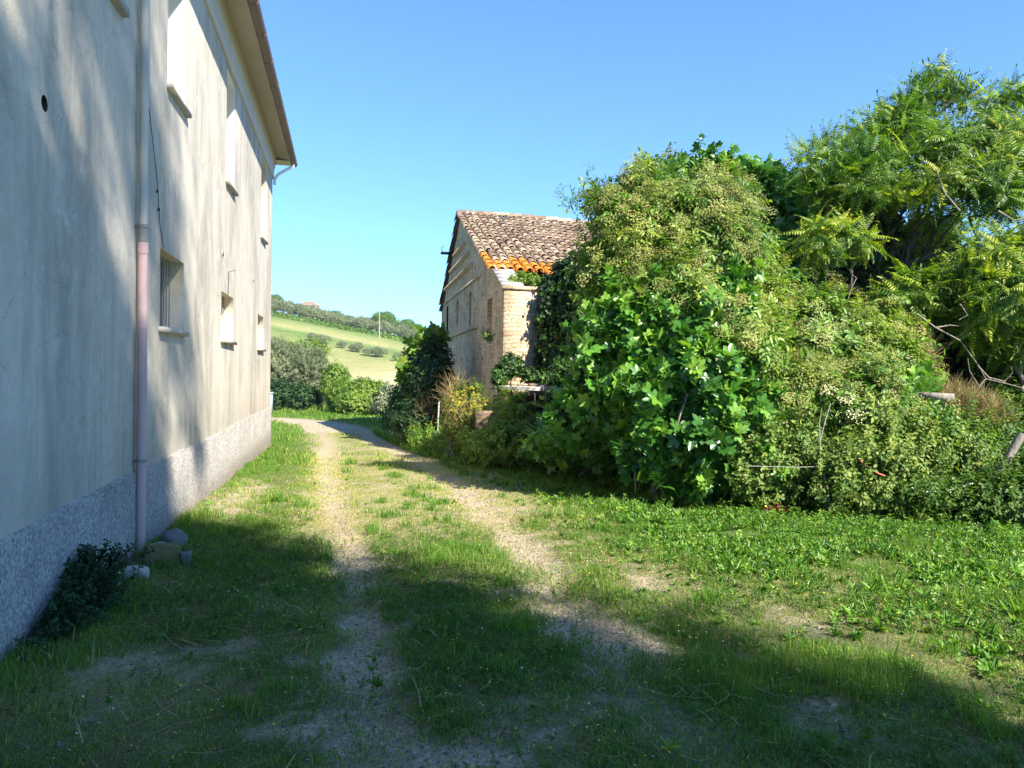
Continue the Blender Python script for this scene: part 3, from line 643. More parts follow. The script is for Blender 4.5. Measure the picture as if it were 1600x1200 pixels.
    for yy in np.arange(Y0, ye, .22): rf.tube([(XO+.05, yy, z0+.01), (XO-1.2, yy, z0+.01+1.25*sl)], [.085, .085], 8)
    rf.build('roof', M['tile'], H, True)
    g = MB(); GX = XO+.035; gr = .085
    nseg = 9
    for r_ in (gr, gr-.006):
        V = [(GX+r_*math.cos(PI+PI*i/nseg), yy, 6.70+r_*math.sin(PI+PI*i/nseg)) for yy in (Y0, ye) for i in range(nseg+1)]
        g.add(V, [(i, i+1, nseg+2+i, nseg+1+i) for i in range(nseg)])
    V = [(GX+gr*math.cos(PI+PI*i/nseg), ye, 6.70+gr*math.sin(PI+PI*i/nseg)) for i in range(nseg+1)]; g.add(V, [(0, i, i+1) for i in range(1, nseg)])
    for yy in np.arange(Y0+.5, ye, 1.05): g.box((GX, yy, 6.695), (gr+.006, .012, .008)); g.tube([(GX+(gr+.003)*math.cos(PI+PI*i/8), yy, 6.70+(gr+.003)*math.sin(PI+PI*i/8)) for i in range(9)], .008, 4)
    g.build('gutter', M['gutter'], H)
    sp = MB(); sp.tube([(GX, Y1+.1, 6.64), (GX, Y1+.08, 6.56), (GX-.1, Y1+.02, 6.48), (WX+.12, Y1-.02, 6.30), (WX+.055, Y1-.05, 6.16), (WX+.055, Y1-.05, 6.05)], .034, 10); sp.build('spout', M['white_and_glare'], H, True)
    # downpipe
    dp = MB(); px, py = WX+.062, 7.22
    dp.tube([(px, py, 2.80), (px, py, 6.1), (px+.03, py, 6.3), (GX, py, 6.5), (GX, py, 6.63)], .038, 12); d_ = dp.build('downpipe', M['pipegrey'], H, True)
    lo = MB(); lo.tube([(px, py, -.12), (px, py, 2.60)], .040, 14); lo.tube([(px, py, 2.58), (px, py, 2.68)], .045, 14)
    l_ = lo.build('lower_pipe', M['pipe'], None, True); l_.parent = d_; tag(l_, 'mauve plastic lower length of the downpipe')
    cl = MB(); cl.tube([(px, py, 2.685), (px, py, 2.80)], .042, 14); c_ = cl.build('pipe_collar', M['metal'], d_, True); c_.location = (0, 0, 0)
    for z in (.78, 2.82, 4.9):
        cl = MB(); cl.tube([(px, py, z-.014), (px, py, z+.014)], .047, 14); cl.box((px-.045, py-.01, z), (.03, .008, .012)); cl.box((px+.02, py+.055, z), (.008, .016, .01))
        c_ = cl.build('pipe_clamp', M['metal'], d_, True); c_.location = (0, 0, 0)
    # loose cable hanging down the wall, thin pole leads
    cb = MB(); pts = [(WX+.05, 7.28, 4.55), (WX+.02, 7.42, 4.2), (WX+.012, 7.72, 3.75), (WX+.012, 7.95, 3.35), (WX+.012, 8.05, 3.0), (WX+.01, 8.22, 2.78), (WX-.1, 8.3, 2.75), (WX-.12, 8.32, 2.02)]
    cb.tube(pts, .0035, 5); c2 = MB(); c2.tube([(WX+.10, 12.62, 3.12), (WX+.015, 12.5, 3.08), (WX+.01, 12.5, 2.73)], .005, 5); c2.build('hanging_wire', M['black'], H)
    for y_, z_ in ((8.0, 3.12), (7.93, 3.28)): cb.box((WX+.015, y_, z_), (.008, .009, .014))
    cb.build('cable', M['black'], H)
    for (y_, z_) in ((11.95, 3.29), (15.8, 3.35)):
        h_ = MB(); h_.box((WX+.004, y_, z_), (.012, .03, .045), None, None, 0, .004); h_.build('wall_hook', M['metal'], H)
farmhouse()

# ------------------------------------------------------------------ old barn
BA = np.array([3.28, 16.17, 0.]); BG = np.array([.0192, .9998, 0]); BE = np.array([.9998, -.0192, 0])
def bp(s, e, z): return BA+BG*s+BE*e+np.array([0, 0, z])
RS, RZ, SL = 7.66, 6.50, .40
def barn():
    B = empty('stone_barn', BA); tag(B, 'ruined brick barn with stepped gable ledges and sagging pantile roof', 'barn')
    rd = np.random.default_rng(3)
    outer = [(0, -1), (0, 3.42), (.2, 3.48), (.9, 3.75), (1.75, 4.08)]
    for s in np.arange(2.1, RS-.1, .45): outer.append((s, RZ-.07-(RS-s)*SL+rd.normal(0, .012)))
    outer.append((RS, RZ-.06))
    for s in np.arange(RS+.4, 12.75, .45): outer.append((s, RZ-.08-(s-RS)*.50+rd.normal(0, .02)))
    outer += [(12.78, 3.95), (12.84, 3.2), (12.9, 1.8), (12.95, -1)]
    niches = [(10.75, 11.3, 2.80, 3.92, .35, 1), (7.9, 8.35, 3.1, 3.86, .07, 0), (4.95, 5.4, 2.85, 3.84, .12, 0), (1.45, 2.15, 2.3, 3.35, .16, 0), (10.8, 11.3, 1.2, 2.6, .1, 0), (5.2, 5.9, .1, 1.3, .25, 1)]
    holes = [rect(a, b, c, d) for a, b, c, d, _, _ in niches]
    put = []
    for z in (1.0, 1.9, 2.62, 3.5, 4.35):
        for s in np.arange(2.8, 12, 1.35):
            s2 = s+rd.normal(0, .15)
            if any(a-.15 < s2 < b+.15 and c-.15 < z < d+.15 for a, b, c, d, _, _ in niches) or z > RZ-abs(s2-RS)*SL-.5: continue
            put.append(rect(s2, s2+.09, z, z+.1))
    mb = MB()
    sheet(mb, bp(0, 0, 0), BG, outer, holes+put)
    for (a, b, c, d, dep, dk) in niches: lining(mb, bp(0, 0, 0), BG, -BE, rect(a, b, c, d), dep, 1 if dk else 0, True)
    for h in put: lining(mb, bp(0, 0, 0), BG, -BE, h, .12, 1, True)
    lining(mb, bp(0, 0, 0), BG, -BE, outer, .42)
    mb.add([bp(s, .42, z) for s, z in outer], [(0, i, i+1) for i in range(1, len(outer)-1)])
    o = mb.build('gable_wall', [M['masonry'], M['interior']], B); uvbox(o, BG)
    ld = MB()
    for (a, b, z) in ((4.75, 11.7, 4.55), (5.4, 9.95, 4.97), (6.25, 8.9, 5.38)):
        ld.add([bp(a, -.001, z-.07), bp(b, -.001, z-.07), bp(b, -.09, z-.02), bp(a, -.09, z-.02), bp(a, -.10, z+.03), bp(b, -.10, z+.03), bp(a, -.001, z+.045), bp(b, -.001, z+.045)], [(0, 1, 2, 3), (3, 2, 5, 4), (4, 5, 7, 6), (0, 3, 4, 6), (1, 2, 5, 7)])
    for (a, b, z) in ((3.2, 12.4, 4.08), (3.6, 12.5, 2.78)):
        ld.box((bp((a+b)/2, -.012, z)), (.02, (b-a)/2, .035), np.array([BE, BG, [0, 0, 1]]).T)
    o = ld.build('ledge', M['masonry'], B); uvbox(o, BG)
    fw = MB()
    so_ = rect(0.42, 10, -1, 3.40)
    for (a, b) in ((.42, 1.25), (1.33, 2.6), (2.75, 10)): pass
    sheet(fw, bp(0, 0, 0), BE, rect(0, 10, -1, 3.38), [rect(1.9, 2.5, 1.0, 2.2)])
    fw.add([bp(0, 0, 3.38), bp(0, 10, 3.38), bp(.42, 10, 3.40), bp(.42, 0, 3.40)], [(0, 1, 2, 3)]); fw.add([bp(.42, 0, 3.40), bp(.42, 10, 3.40), bp(.42, 10, 0), bp(.42, 0, 0)], [(0, 1, 2, 3)])
    fw.box(bp(-.045, .40, 1.2), (.40, .045, 2.18), np.array([BE, BG, [0, 0, 1]]).T)
    fw.box(bp(-.02, .42, 3.41), (.47, .09, .045), np.array([BE, BG, [0, 0, 1]]).T, None, 0, .004)
    # sloping coping of the broken gable end
    o = fw.build('front_wall', M['masonry'], B); uvbox(o, BE)
    cp = MB()
    for i in range(6):
        s0 = .02+i*.29; z0 = 3.46+i*.116
        cp.box(bp(s0+.14, .2, z0+.06), (.24, .14, .03), np.array([BE, BG*.93+np.array([0, 0, .37]), [0, -.37, .93]]).T, None, 0, .006)
    cp.build('coping', M['concrete'], B)
    iw = MB(); iw.box(bp(2.0, 5.0, 2.2), (4.6, .15, 1.85), np.array([BE, BG, [0, 0, 1]]).T); iw.box(bp(7.0, 10.1, 2.2), (.15, 7, 1.4)); iw.box(bp(12.9, 5, 1.5), (5, .2, 2.4)); o = iw.build('inner_wall', M['masonry_shade'], B); uvbox(o, BE)
    bm_ = MB(); bm_.box(bp(1.5, 4.9, 3.84), (4.4, .09, .075), np.array([BE, BG, [0, 0, 1]]).T, None, 0, .01)
    for e_ in np.arange(.8, 8, .7): bm_.box(bp(2.0, e_, 4.02), (.04, .6, .05), np.array([BE, BG*.93+np.array([0, 0, .37]), [0, -.37, .93]]).T)
    bm_.build('beam', M['bark'], B)
    # roof
    def roofz(s, e): return RZ-(RS-s)*SL if s < RS else RZ-(s-RS)*.50
    def sag(e): return -.0085*e*e if e > 0 else 0
    base = MB(); es = np.linspace(-.1, 10.3, 14)
    for side in (0, 1):
        ss = np.linspace(RS, 1.75, 5) if side == 0 else np.linspace(RS, 12.9, 5)
        V = [bp(s, e, roofz(s, e)+sag(e)-.015) for s in ss for e in es]; k = len(es)
        base.add(V, [(i*k+j, i*k+j+1, (i+1)*k+j+1, (i+1)*k+j) for i in range(4) for j in range(k-1)], .0)
    bo = base.build('roof_deck', M['bark'], B)
    tl = MB(); ot = MB()
    def tile(mb, s, e, d, r0, r1, lift, val, ln=.43, concave=False):
        """half-round tile, d=+1 runs down the near slope"""
        nseg = 6; V = []
        for th in (0, .014):
            for (q, r, lf) in ((0, r0, 0), (ln, r1, lift)):
                sq = s-d*q; z = roofz(min(sq, RS) if d > 0 else max(sq, RS), e)+sag(e)+lf
                for i in range(nseg+1):
                    a = PI*i/nseg; rr = r-th
                    V.append(bp(sq, e-rr*math.cos(a), z+(rr*math.sin(a) if not concave else -rr*math.sin(a)*.5+.03)))
        k = nseg+1; F = []
        for i in range(nseg): F += [(i, i+1, k+i+1, k+i), (2*k+i, 2*k+i+1, 3*k+i+1, 3*k+i), (k+i, k+i+1, 3*k+i+1, 3*k+i)]
        mb.add(V, F, val)
    for d in (1, -1):
        for c, e in enumerate(np.arange(-.06, 10.1 if d > 0 else .9, .225)):
            s_end = (1.5-.26*max(0, e-.2)*(e < 5) - (1.25 if e >= 5 else 0)) if d > 0 else 12.9
            rows = int(abs(RS-s_end)/.355)+1
            for r_ in range(rows):
                s = RS-d*.355*r_; j = rd.normal(0, .010)
                last = d > 0 and r_ >= rows-(3 if c % 3 else 4) and e > -.1
                mb = ot if last and rd.random() < (.95 if r_ >= rows-2 else .7) else tl
                tile(mb, s, e+j+.012*math.sin(r_*.9+c), d, .078+rd.normal(0, .003), .094, .035+abs(rd.normal(0, .008)), rd.random(), .43+rd.normal(0, .01))
                if e < 9.9: tile(mb, s, e+.1125+j, d, .085, .078, .02, rd.random()*.6, .43, True)
    for e in np.arange(-.12, 10.1, .40):     # ridge
        V = []
        for q, r in ((0, .10), (.45, .115)):
            for i in range(7):
                a = PI*i/6; V.append(bp(RS+r*math.cos(a), e+q, RZ+sag(e)+.03+r*math.sin(a)+q*.03))
        tl.add(V, [(i, i+1, 8+i, 7+i) for i in range(6)], rd.random())
    tl.build('roof_tiles', M['tile'], B, False); ot.build('eave_tiles', M['tile_orange'], B, False)
    m_ = MB(); m_.box(bp(9.46, -.22, 6.0-.45), (.2, .05, .04), np.array([BE, BG, [0, 0, 1]]).T); m_.tube([bp(9.4, -.35, 5.58), bp(9.4, -.42, 5.72), bp(9.4, -.3, 5.78)], .012, 5); m_.build('iron_bracket', M['black'], B)
barn()

# ------------------------------------------------------------------ ruined bread oven in front of the barn
def oven():
    c = at(832, 612, 14.7); gx, gy_ = c[0], c[1]; g0 = gz(gx, gy_)
    O = empty('bread_oven', (gx, gy_, g0)); tag(O, 'ruined brick outdoor oven with cracked concrete slab in front of the barn', 'oven')
    zt = c[2]
    Rm = np.array([BE, BG, [0, 0, 1]]).T
    b = MB()
    def P(e, s): return np.array([gx, gy_, 0])+BE*e+BG*s
    b.box(P(-.45, .30)+np.array([0, 0, (zt+g0)/2-.15]), (.09, .5, (zt-g0)/2+.05), Rm)
    b.box(P(-.72, .35)+np.array([0, 0, g0+.42]), (.30, .12, .62), Rm, None, 0, .015)
    b.box(P(.2, .75)+np.array([0, 0, (zt+g0)/2-.15]), (.85, .09, (zt-g0)/2+.05), Rm)
    b.box(P(.75, .35)+np.array([0, 0, (zt+g0)/2-.15]), (.09, .5, (zt-g0)/2+.05), Rm)
    b.box(P(.1, .1)+np.array([0, 0, g0+.2]), (.55, .10, .22), Rm, None, 0, .01)
    o = b.build('brick_body', M['masonry_shade'], O); uvbox(o, BE)
    s = MB()
    pts = [(-.58, -.12), (-.2, -.26), (.25, -.22), (.62, -.18), (.95, .02), (.95, .9), (-.5, .9)]
    V = [P(a, d)+np.array([0, 0, zt+h+rng.normal(0, .006)]) for h in (.03, .095) for a, d in pts]; k = len(pts)
    s.add(V, [(i, (i+1) % k, k+(i+1) % k, k+i) for i in range(k)]); s.add(V[k:], [(0, i, i+1) for i in range(1, k-1)]); s.add(V[:k], [(0, i, i+1) for i in range(1, k-1)])
    s.build('slab', M['concrete'], O)
    r = MB()
    for i in range(5):
        q = P(rng.uniform(-.1, .6), rng.uniform(-.2, -.1)); r.tube([q+np.array([0, -.01, zt+.03]), q+np.array([rng.normal(0, .03), -.05, zt-.08]), q+np.array([rng.normal(0, .06), -.03, zt-.2-rng.random()*.1])], [.006, .005, .003], 4)
    r.build('hanging_root', M['barkgrey'], O)
    for i in range(8):
        q = P(-.25+.13*i+rng.normal(0, .03), .0+rng.uniform(-.1, .25)); m_ = MB(); a = rng.uniform(0, PI); R2 = np.array([[math.cos(a), -math.sin(a), 0], [math.sin(a), math.cos(a), 0], [0, 0, 1]])
        m_.box(q+np.array([0, 0, zt+.125]), (rng.uniform(.04, .09), rng.uniform(.03, .06), rng.uniform(.012, .026)), R2, rng.random(), 0, .008)
        tag(m_.build('broken_tile', M['tile']), 'broken terracotta shard lying on the oven slab', 'tile shard', 'terracotta shards on the oven slab')
oven()

# ------------------------------------------------------------------ stones, pot, plank, posts
def stone(name, label, cat, c, r, mat, seed, flat=1, group=None, ang=0):
    import bmesh
    bm = bmesh.new(); bmesh.ops.create_icosphere(bm, subdivisions=3, radius=1)
    for v in bm.verts:
        p = v.co.copy(); k = 1+.28*mnoise.noise(p*1.3+Vector((seed*5.1, 0, 0)))+.08*mnoise.noise(p*4+Vector((0, seed*2.3, 0)))
        if flat < 1: p = Vector([math.copysign(min(abs(x), .72)**.8, x) for x in p])
        v.co = Vector((p.x*r[0], p.y*r[1], p.z*r[2]))*k
    me = bpy.data.meshes.new(name); bm.to_mesh(me); bm.free(); me.materials.append(mat)
    for p in me.polygons: p.use_smooth = flat == 1
    o = bpy.data.objects.new(name, me); COL.objects.link(o); o.location = (c[0], c[1], gz(c[0], c[1])+c[2]); o.rotation_euler = (0, 0, ang); tag(o, label, cat, group); return o
stone('boulder', 'rounded grey stone lying beside the downpipe foot', 'stone', (-1.53, 7.50, .07), (.115, .12, .10), M['stone'], 1)
stone('rubble_lump', 'small cracked masonry lump right next to the downpipe', 'rubble', (-1.60, 7.28, .04), (.10, .07, .06), M['paleblock'], 2, .9)  # a single lump of masonry rubble
stone('slab_of_stone', 'leaning mossy yellow slab in front of the rounded stone', 'stone slab', (-1.47, 6.80, .07), (.17, .035, .13), M['mossstone'], 3, .9, ang=.25)
stone('stone_chunk', 'pale rough stone between the upright block and mossy slab', 'stone', (-1.56, 6.36, .03), (.11, .09, .07), M['paleblock'], 4, .9)
stone('stone_chip', 'small grey chip at the right end of the mossy slab', 'stone', (-1.28, 6.80, .05), (.045, .04, .07), M['stone'], 6, .9)
mb = MB(); mb.box((-1.67, 6.12, gz(-1.67, 6.12)+.085), (.05, .095, .06), np.array([[.92, -.39, 0], [.39, .92, 0], [0, 0, 1]]), None, 0, .004)
tag(mb.build('concrete_block', M['paleblock']), 'pale cut block standing on edge near the flower pot', 'block')
def pot():
    x, y = -1.63, 5.62; z = gz(x, y); P = empty('plant_pot', (x, y, z)); tag(P, 'dark plastic plant pot with leafy weed against the plinth', 'plant pot')
    m_ = MB(); m_.tube([(x, y, z-.02), (x, y, z+.14), (x, y, z+.142), (x, y, z+.165)], [.075, .105, .115, .115], 20); m_.build('pot', M['black'], P, True)
    n = 60; ps = np.stack([x+rng.normal(0, .09, n), y+rng.normal(0, .09, n), z+.17+rng.random(n)*.14], 1); ax = np.stack([ps[:, 0]-x, ps[:, 1]-y, np.full(n, .12)], 1)
    m_ = MB(); scatter(m_, TM['small'], ps, ax, np.full(n, 1.2), rng.random(n)*.5); m_.build('foliage', M['dark'], P)
pot()
def wallweed():
    n = 380; x = -1.75+np.abs(rng.normal(0, .10, n)); y = np.clip(rng.normal(5.35, .33, n), 4.3, 6.1); z = terrain(x, y)+rng.random(n)**1.7*.26*np.exp(-((y-5.35)/.5)**2)
    m_ = MB(); scatter(m_, TM['small'], np.stack([x, y, z], 1), np.stack([rng.random(n)*.8, rng.normal(0, .4, n), np.full(n, .6)], 1), rng.uniform(.6, 1.2, n), rng.random(n)*.6)
    tag(m_.build('wall_weeds', M['dark']), 'dark leafy weeds growing along the plinth behind the pot', 'weeds', kind='stuff')
wallweed()
mb = MB(); x, y = -1.62, 7.15
mb.add(*(lambda a: (a[0], a[1]))((np.array([(x+.3*math.cos(t)*(1+.2*math.sin(3*t)), y+.42*math.sin(t), gz(x+.3*math.cos(t), y+.42*math.sin(t))+.012) for t in np.linspace(0, 2*PI, 20, endpoint=False)]+[(x, y, gz(x, y)+.05)]), np.array([(i, (i+1) % 20, 20) for i in range(20)]))))
tag(mb.build('bare_earth', M['soil']), kind='structure')

def post(name, label, px, py0, py1, D, px1, r, mat, cat='post', tube=True, group=None):
    a = at(px, py0, D); b = at(px1, py1, D); m_ = MB()
    if tube: m_.tube([a, a+(b-a)*.4+rng.normal(0, .01, 3), b], [r*1.05, r, r*.95], 9)
    return tag(m_.build(name, mat, None, True), label, cat, group)
post('leaning_post', 'thick grey wooden post leaning right at the right edge', 1531, 800, 678, 9.0, 1597, .050, M['barkgrey'])
post('green_stake', 'short green metal stake standing in the brambles', 1340, 760, 690, 8.95, 1342, .015, M['greenpost'], 'stake')
post('white_stake', 'thin white stake in the dark shrubs left of the barn', 684, 680, 628, 17.5, 686, .018, M['rope'], 'stake')
post('mossy_pole', 'dark green slanting pole leaning before the bread oven', 800, 690, 643, 14.0, 843, .028, M['greenpost'], 'pole')
def wire(name, label, pts, D, r, mat, cat, **k):
    P = [at(px, py, d_) for (px, py), d_ in zip(pts, D if isinstance(D, (list, tuple)) else [D]*len(pts))]
    m_ = MB(); m_.tube(P, r, 6, **k); return tag(m_.build(name, mat, None, True), label, cat)
wire('barrier_rope', 'pale rope sagging between bramble stems at lower right', [(1424, 762), (1436, 767), (1452, 769), (1480, 767), (1500, 762), (1520, 755)], 8.7, .009, M['rope'], 'rope')
wire('striped_tape', 'short faded red and white strip hung on the stake', [(1342, 718), (1356, 730), (1372, 740), (1386, 745)], 8.85, .012, M['redwhite'], 'tape')
wire('fence_wire', 'thin pale wire stretched through the shrub left of stake', [(1165, 728), (1200, 729), (1240, 730), (1285, 729), (1340, 722)], 8.9, .003, M['concrete'], 'wire')
wire('road_stick', 'long dry stick lying across the verge by dark shrubs', [(630, 681), (650, 683), (672, 690), (692, 697)], [19.5, 19.0, 17.8, 17.2], .012, M['straw'], 'stick')
def plank():
    a = at(1425, 617, 9.9); b = at(1490, 621, 9.6); d = (b-a); ln = np.linalg.norm(d)/2; d /= ln*2; s = np.cross(d, [0, 0, 1]); s /= np.linalg.norm(s); u = np.cross(s, d)
    m_ = MB(); m_.box((a+b)/2, (ln, .06, .045), np.array([d, s, u]).T, None, 0, .003); tag(m_.build('wooden_beam', M['wood']), 'weathered squared beam sticking out of dry brush', 'beam')
plank()
def forked():
    base = at(868, 700, 13.4); E_ = empty('dead_branch', base); m_ = MB()
    for pts, r in (([(833, 690), (830, 670), (826, 652)], .012), ([(862, 690), (842, 672), (828, 652)], .011), ([(822, 700), (818, 685), (826, 668)], .008)):
        m_.tube([at(px, py, 13.7) for px, py in pts], [r, r*.8, r*.5], 6)
    o = m_.build('forked_branch', M['barkgrey'], None, True); tag(o, 'bare forked grey branch standing in front of the oven', 'branch'); bpy.data.objects.remove(E_)
forked()

# ------------------------------------------------------------------ trees and shrubs
def umbels(name, P, Nn, parent, n, frac=.5, sel=None, up=.9):
    k = rng.permutation(len(P)); k = k[(Nn[k]@np.array([0, -.55, .8]) > .15)]; k = np.resize(k, n); jit = rng.normal(0, .06, (n, 3)); p = jit+P[k]+Nn[k]*.20+np.array([0, 0, .10]); m_ = MB()
    scatter(m_, TM['umbel'], p, Nn[k]*1.1+np.array([0, 0, up*.6])+rng.normal(0, .2, p.shape), rng.uniform(.8, 1.35, len(p)), np.clip(rng.normal(.5, .18, len(p)), 0, 1))
    m_.build(name, M['umbel'], parent)
# --- elder thicket
eb = [blob(1008, 370, 10.9, 66, 50, .5), blob(1085, 402, 10.9, 96, 68, .5), blob(968, 432, 10.9, 40, 44, .5), blob(1045, 325, 11.0, 46, 28, .5), blob(960, 335, 10.9, 20, 10), blob(926, 306, 10.9, 5, 4), blob(1018, 287, 11.1, 12, 20), blob(1050, 470, 10.3, 40, 30), blob(1160, 560, 10.2, 40, 40), blob(1120, 330, 11.2, 30, 20)]
e, P, Nn = tree('elder_shrub', 'tall elder thick with tan flower heads beside the barn roof', 'elder', gpt(at(1050, 760, 11.1)), eb, TM['elder'], M['elder'], 3000, 'barkgrey', .06, .92, stems=4, seed=11, kw=dict(shell=.3, gap=.50, gs=.5, clump=7, csd=.14, vs=.3))
umbels('flower_heads', P, Nn, e, 1100)
eb = [blob(1185, 510, 12.1, 76, 52), blob(1285, 555, 11.8, 60, 44), blob(1150, 430, 12.4, 56, 44), blob(1250, 560, 11.3, 95, 75), blob(1340, 580, 11.0, 75, 60), blob(1150, 500, 11.8, 70, 70)]
e, P, Nn = tree('elder_shrub', 'broad elder with scattered flower heads under the ailanthus', 'elder', gpt(at(1250, 770, 11.2)), eb, TM['elder'], M['elder'], 3600, 'barkgrey', .06, .9, stems=4, seed=12, kw=dict(shell=.3, gap=.52, gs=.5, clump=7, csd=.14, vs=.3))
umbels('flower_heads', P, Nn, e, 560)
eb = [blob(1235, 655, 10.2, 75, 60), blob(1310, 650, 10.0, 80, 55), blob(1370, 670, 10.0, 50, 45), blob(1180, 640, 10.4, 45, 50)]
e, P, Nn = tree('elder_shrub', 'low elder with cream blossom plates in front of the brambles', 'elder', gpt(at(1290, 780, 9.9)), eb, TM['elder'], M['elder'], 2000, 'barkgrey', .04, .85, stems=4, seed=13, kw=dict(shell=.3, gap=.42, gs=.5, clump=6, csd=.12))
umbels('flower_heads', P, Nn, e, 380)
# a few fresh cream umbels, the one kind that still flowers
cr = [(972, 400, 12.0), (985, 372, 12.1), (993, 398, 11.9), (1222, 568, 10.6), (1330, 572, 10.2), (1297, 610, 9.4), (1325, 622, 9.3), (1338, 648, 9.3), (1375, 610, 9.6), (1362, 712, 9.2), (1218, 425, 11.7), (1235, 476, 11.5), (968, 292, 12.6), (1410, 640, 9.6)]
m_ = MB(); pc = np.array([at(*q) for q in cr]); scatter(m_, TM['umbel'], pc, np.tile([-.1, -.5, 1.], (len(pc), 1))+rng.normal(0, .2, pc.shape), np.full(len(pc), 1.15), np.full(len(pc), .5))
m_.build('cream_blossom', M['cream'], e)
# --- fig
fb = [blob(1010, 520, 10.3, 90, 62, .6), blob(948, 625, 10.5, 52, 56, .6), blob(1060, 600, 10.0, 95, 75, .7), blob(1130, 700, 9.8, 75, 56), blob(1100, 480, 10.5, 66, 56, .6), blob(965, 560, 10.5, 52, 46, .6), blob(1040, 690, 10.0, 56, 56), blob(1205, 640, 9.9, 34, 40), blob(905, 670, 11.0, 34, 26), blob(1090, 745, 9.7, 40, 24), blob(1190, 735, 9.5, 30, 24)]
tree('fig_tree', 'wide fig with glossy lobed leaves at the front of the thicket', 'fig tree', gpt(at(1050, 780, 10.3)), fb, TM['fig'], M['fig'], 4300, 'barkgrey', .055, .58, stems=5, seed=21, kw=dict(shell=.34, gap=.52, gs=.5, clump=6, csd=.13, vs=.3))
tree('fig_tree', 'small fig clump at the foot of the bread oven', 'fig tree', gpt(at(905, 722, 12.6)), [blob(880, 700, 12.3, 48, 24), blob(930, 695, 12.0, 45, 30), blob(970, 715, 11.6, 40, 25)], TM['fig'], M['fig'], 520, 'barkgrey', .03, .6, stems=3, seed=22, kw=dict(shell=.3, gap=.36))
tree('fig_tree', 'dark green fig crown rising behind the elders', 'fig tree', gpt(at(1150, 690, 15)), [blob(1100, 285, 14.6, 66, 26), blob(1190, 305, 14.6, 75, 36), blob(1275, 345, 14.2, 70, 60), blob(1330, 420, 14.2, 50, 60), blob(1220, 400, 14.2, 80, 60), blob(1150, 350, 14.6, 70, 40), blob(1290, 430, 14.0, 60, 60)], TM['fig'], M['fig'], 2600, 'bark', .09, .7, stems=3, seed=23, kw=dict(shell=.3, gap=.44, clump=5, csd=.16, v0=.15))
tree('fig_tree', 'small fig sprouting at the edge of the brown brush', 'fig tree', gpt(at(1420, 740, 10.1)), [blob(1432, 672, 9.8, 30, 22), blob(1418, 610, 10.4, 26, 28), blob(1395, 650, 10.2, 22, 26)], TM['fig'], M['fig'], 110, 'barkgrey', .02, .75, stems=2, seed=24, kw=dict(shell=.3, gap=.3))
# --- ailanthus
ab = [blob(1262, 240, 13.2, 18, 5), blob(1300, 230, 13.3, 22, 10), blob(1340, 217, 13.4, 30, 14), blob(1390, 187, 13.6, 30, 16), blob(1430, 157, 13.8, 26, 18), blob(1462, 127, 13.8, 24, 14), blob(1500, 147, 13.6, 22, 12), blob(1370, 252, 12.7, 60, 16),
      blob(1440, 212, 13.3, 50, 16), blob(1470, 242, 12.6, 60, 22), blob(1545, 172, 13.0, 34, 12), blob(1592, 157, 13.0, 26, 14), blob(1560, 217, 12.6, 50, 18), blob(1310, 282, 13.0, 40, 12), blob(1400, 297, 12.6, 70, 18), blob(1500, 292, 12.3, 60, 22), blob(1590, 262, 12.2, 50, 30),
      blob(1565, 312, 12.0, 40, 12), blob(1470, 350, 13.6, 60, 14), blob(1400, 385, 13.9, 44, 18), blob(1285, 292, 12.9, 30, 10), blob(1255, 262, 13.0, 14, 6)]
AT = gpt(at(1310, 640, 14.0))
e, P, Nn = tree('ailanthus_tree', 'tallest tree with feathery yellow-green compound leaves at upper right', 'tree', AT, ab, TM['ail'], M['ail'], 470, 'bark', .13, .62, fork=.55, seed=31, twigs=3, kw=dict(shell=.45, gap=.42, gs=.5, lower=.3, inside=.2, upb=.2, v0=.36))
tree('ailanthus_tree', 'younger ailanthus leaning in from the right edge', 'tree', gpt(at(1640, 720, 11.5)), [blob(1575, 410, 11.3, 60, 30), blob(1600, 480, 11.0, 70, 50), blob(1525, 440, 11.8, 38, 20), blob(1560, 520, 11.3, 50, 30), blob(1660, 400, 11.4, 60, 60)], TM['ail'], M['ail'], 420, 'barkgrey', .07, .62, seed=32, kw=dict(shell=.32, gap=.42, gs=.6))
tree('ailanthus_sapling', 'pale ailanthus sapling in front of the ivy trunk', 'sapling', gpt(at(1310, 700, 12.4)), [blob(1300, 372, 12.2, 34, 20), blob(1335, 385, 12.2, 28, 16), blob(1285, 400, 12.3, 20, 16)], TM['ail'], M['ail'], 40, 'barkgrey', .03, .62, seed=33, kw=dict(shell=.35, gap=.2))
tree('ailanthus_sapling', 'ailanthus sapling with drooping leaves below the leaning branches', 'sapling', gpt(at(1460, 720, 11.8)), [blob(1450, 470, 11.8, 55, 26), blob(1500, 475, 11.7, 30, 18), blob(1410, 480, 11.9, 30, 20)], TM['ail'], M['ail'], 110, 'barkgrey', .03, .6, seed=34, kw=dict(shell=.35, gap=.25))
tree('ailanthus_sapling', 'thin bright sapling standing before the bread oven', 'sapling', gpt(at(806, 712, 14.0)), [blob(806, 640, 14.0, 24, 18), blob(802, 662, 14.0, 14, 10)], TM['ail'], M['ail'], 9, 'barkgrey', .012, .62, seed=35, kw=dict(shell=.35, gap=.0))
# ivy column on the ailanthus trunk
ivb = [blob(1312, 560, 13.8, 36, 50), blob(1325, 480, 13.8, 34, 50), blob(1345, 410, 13.7, 28, 40), blob(1365, 350, 13.7, 22, 34), blob(1290, 470, 13.9, 34, 55)]
mb, P, Nn = crown_mesh(ivb, TM['ivy'], 3800, 1.05, seed=41, shell=.2, gap=.28, v0=.3); tag(mb.build('ivy', M['ivy']), 'dark ivy wrapped round the leaning ailanthus trunk', 'ivy')
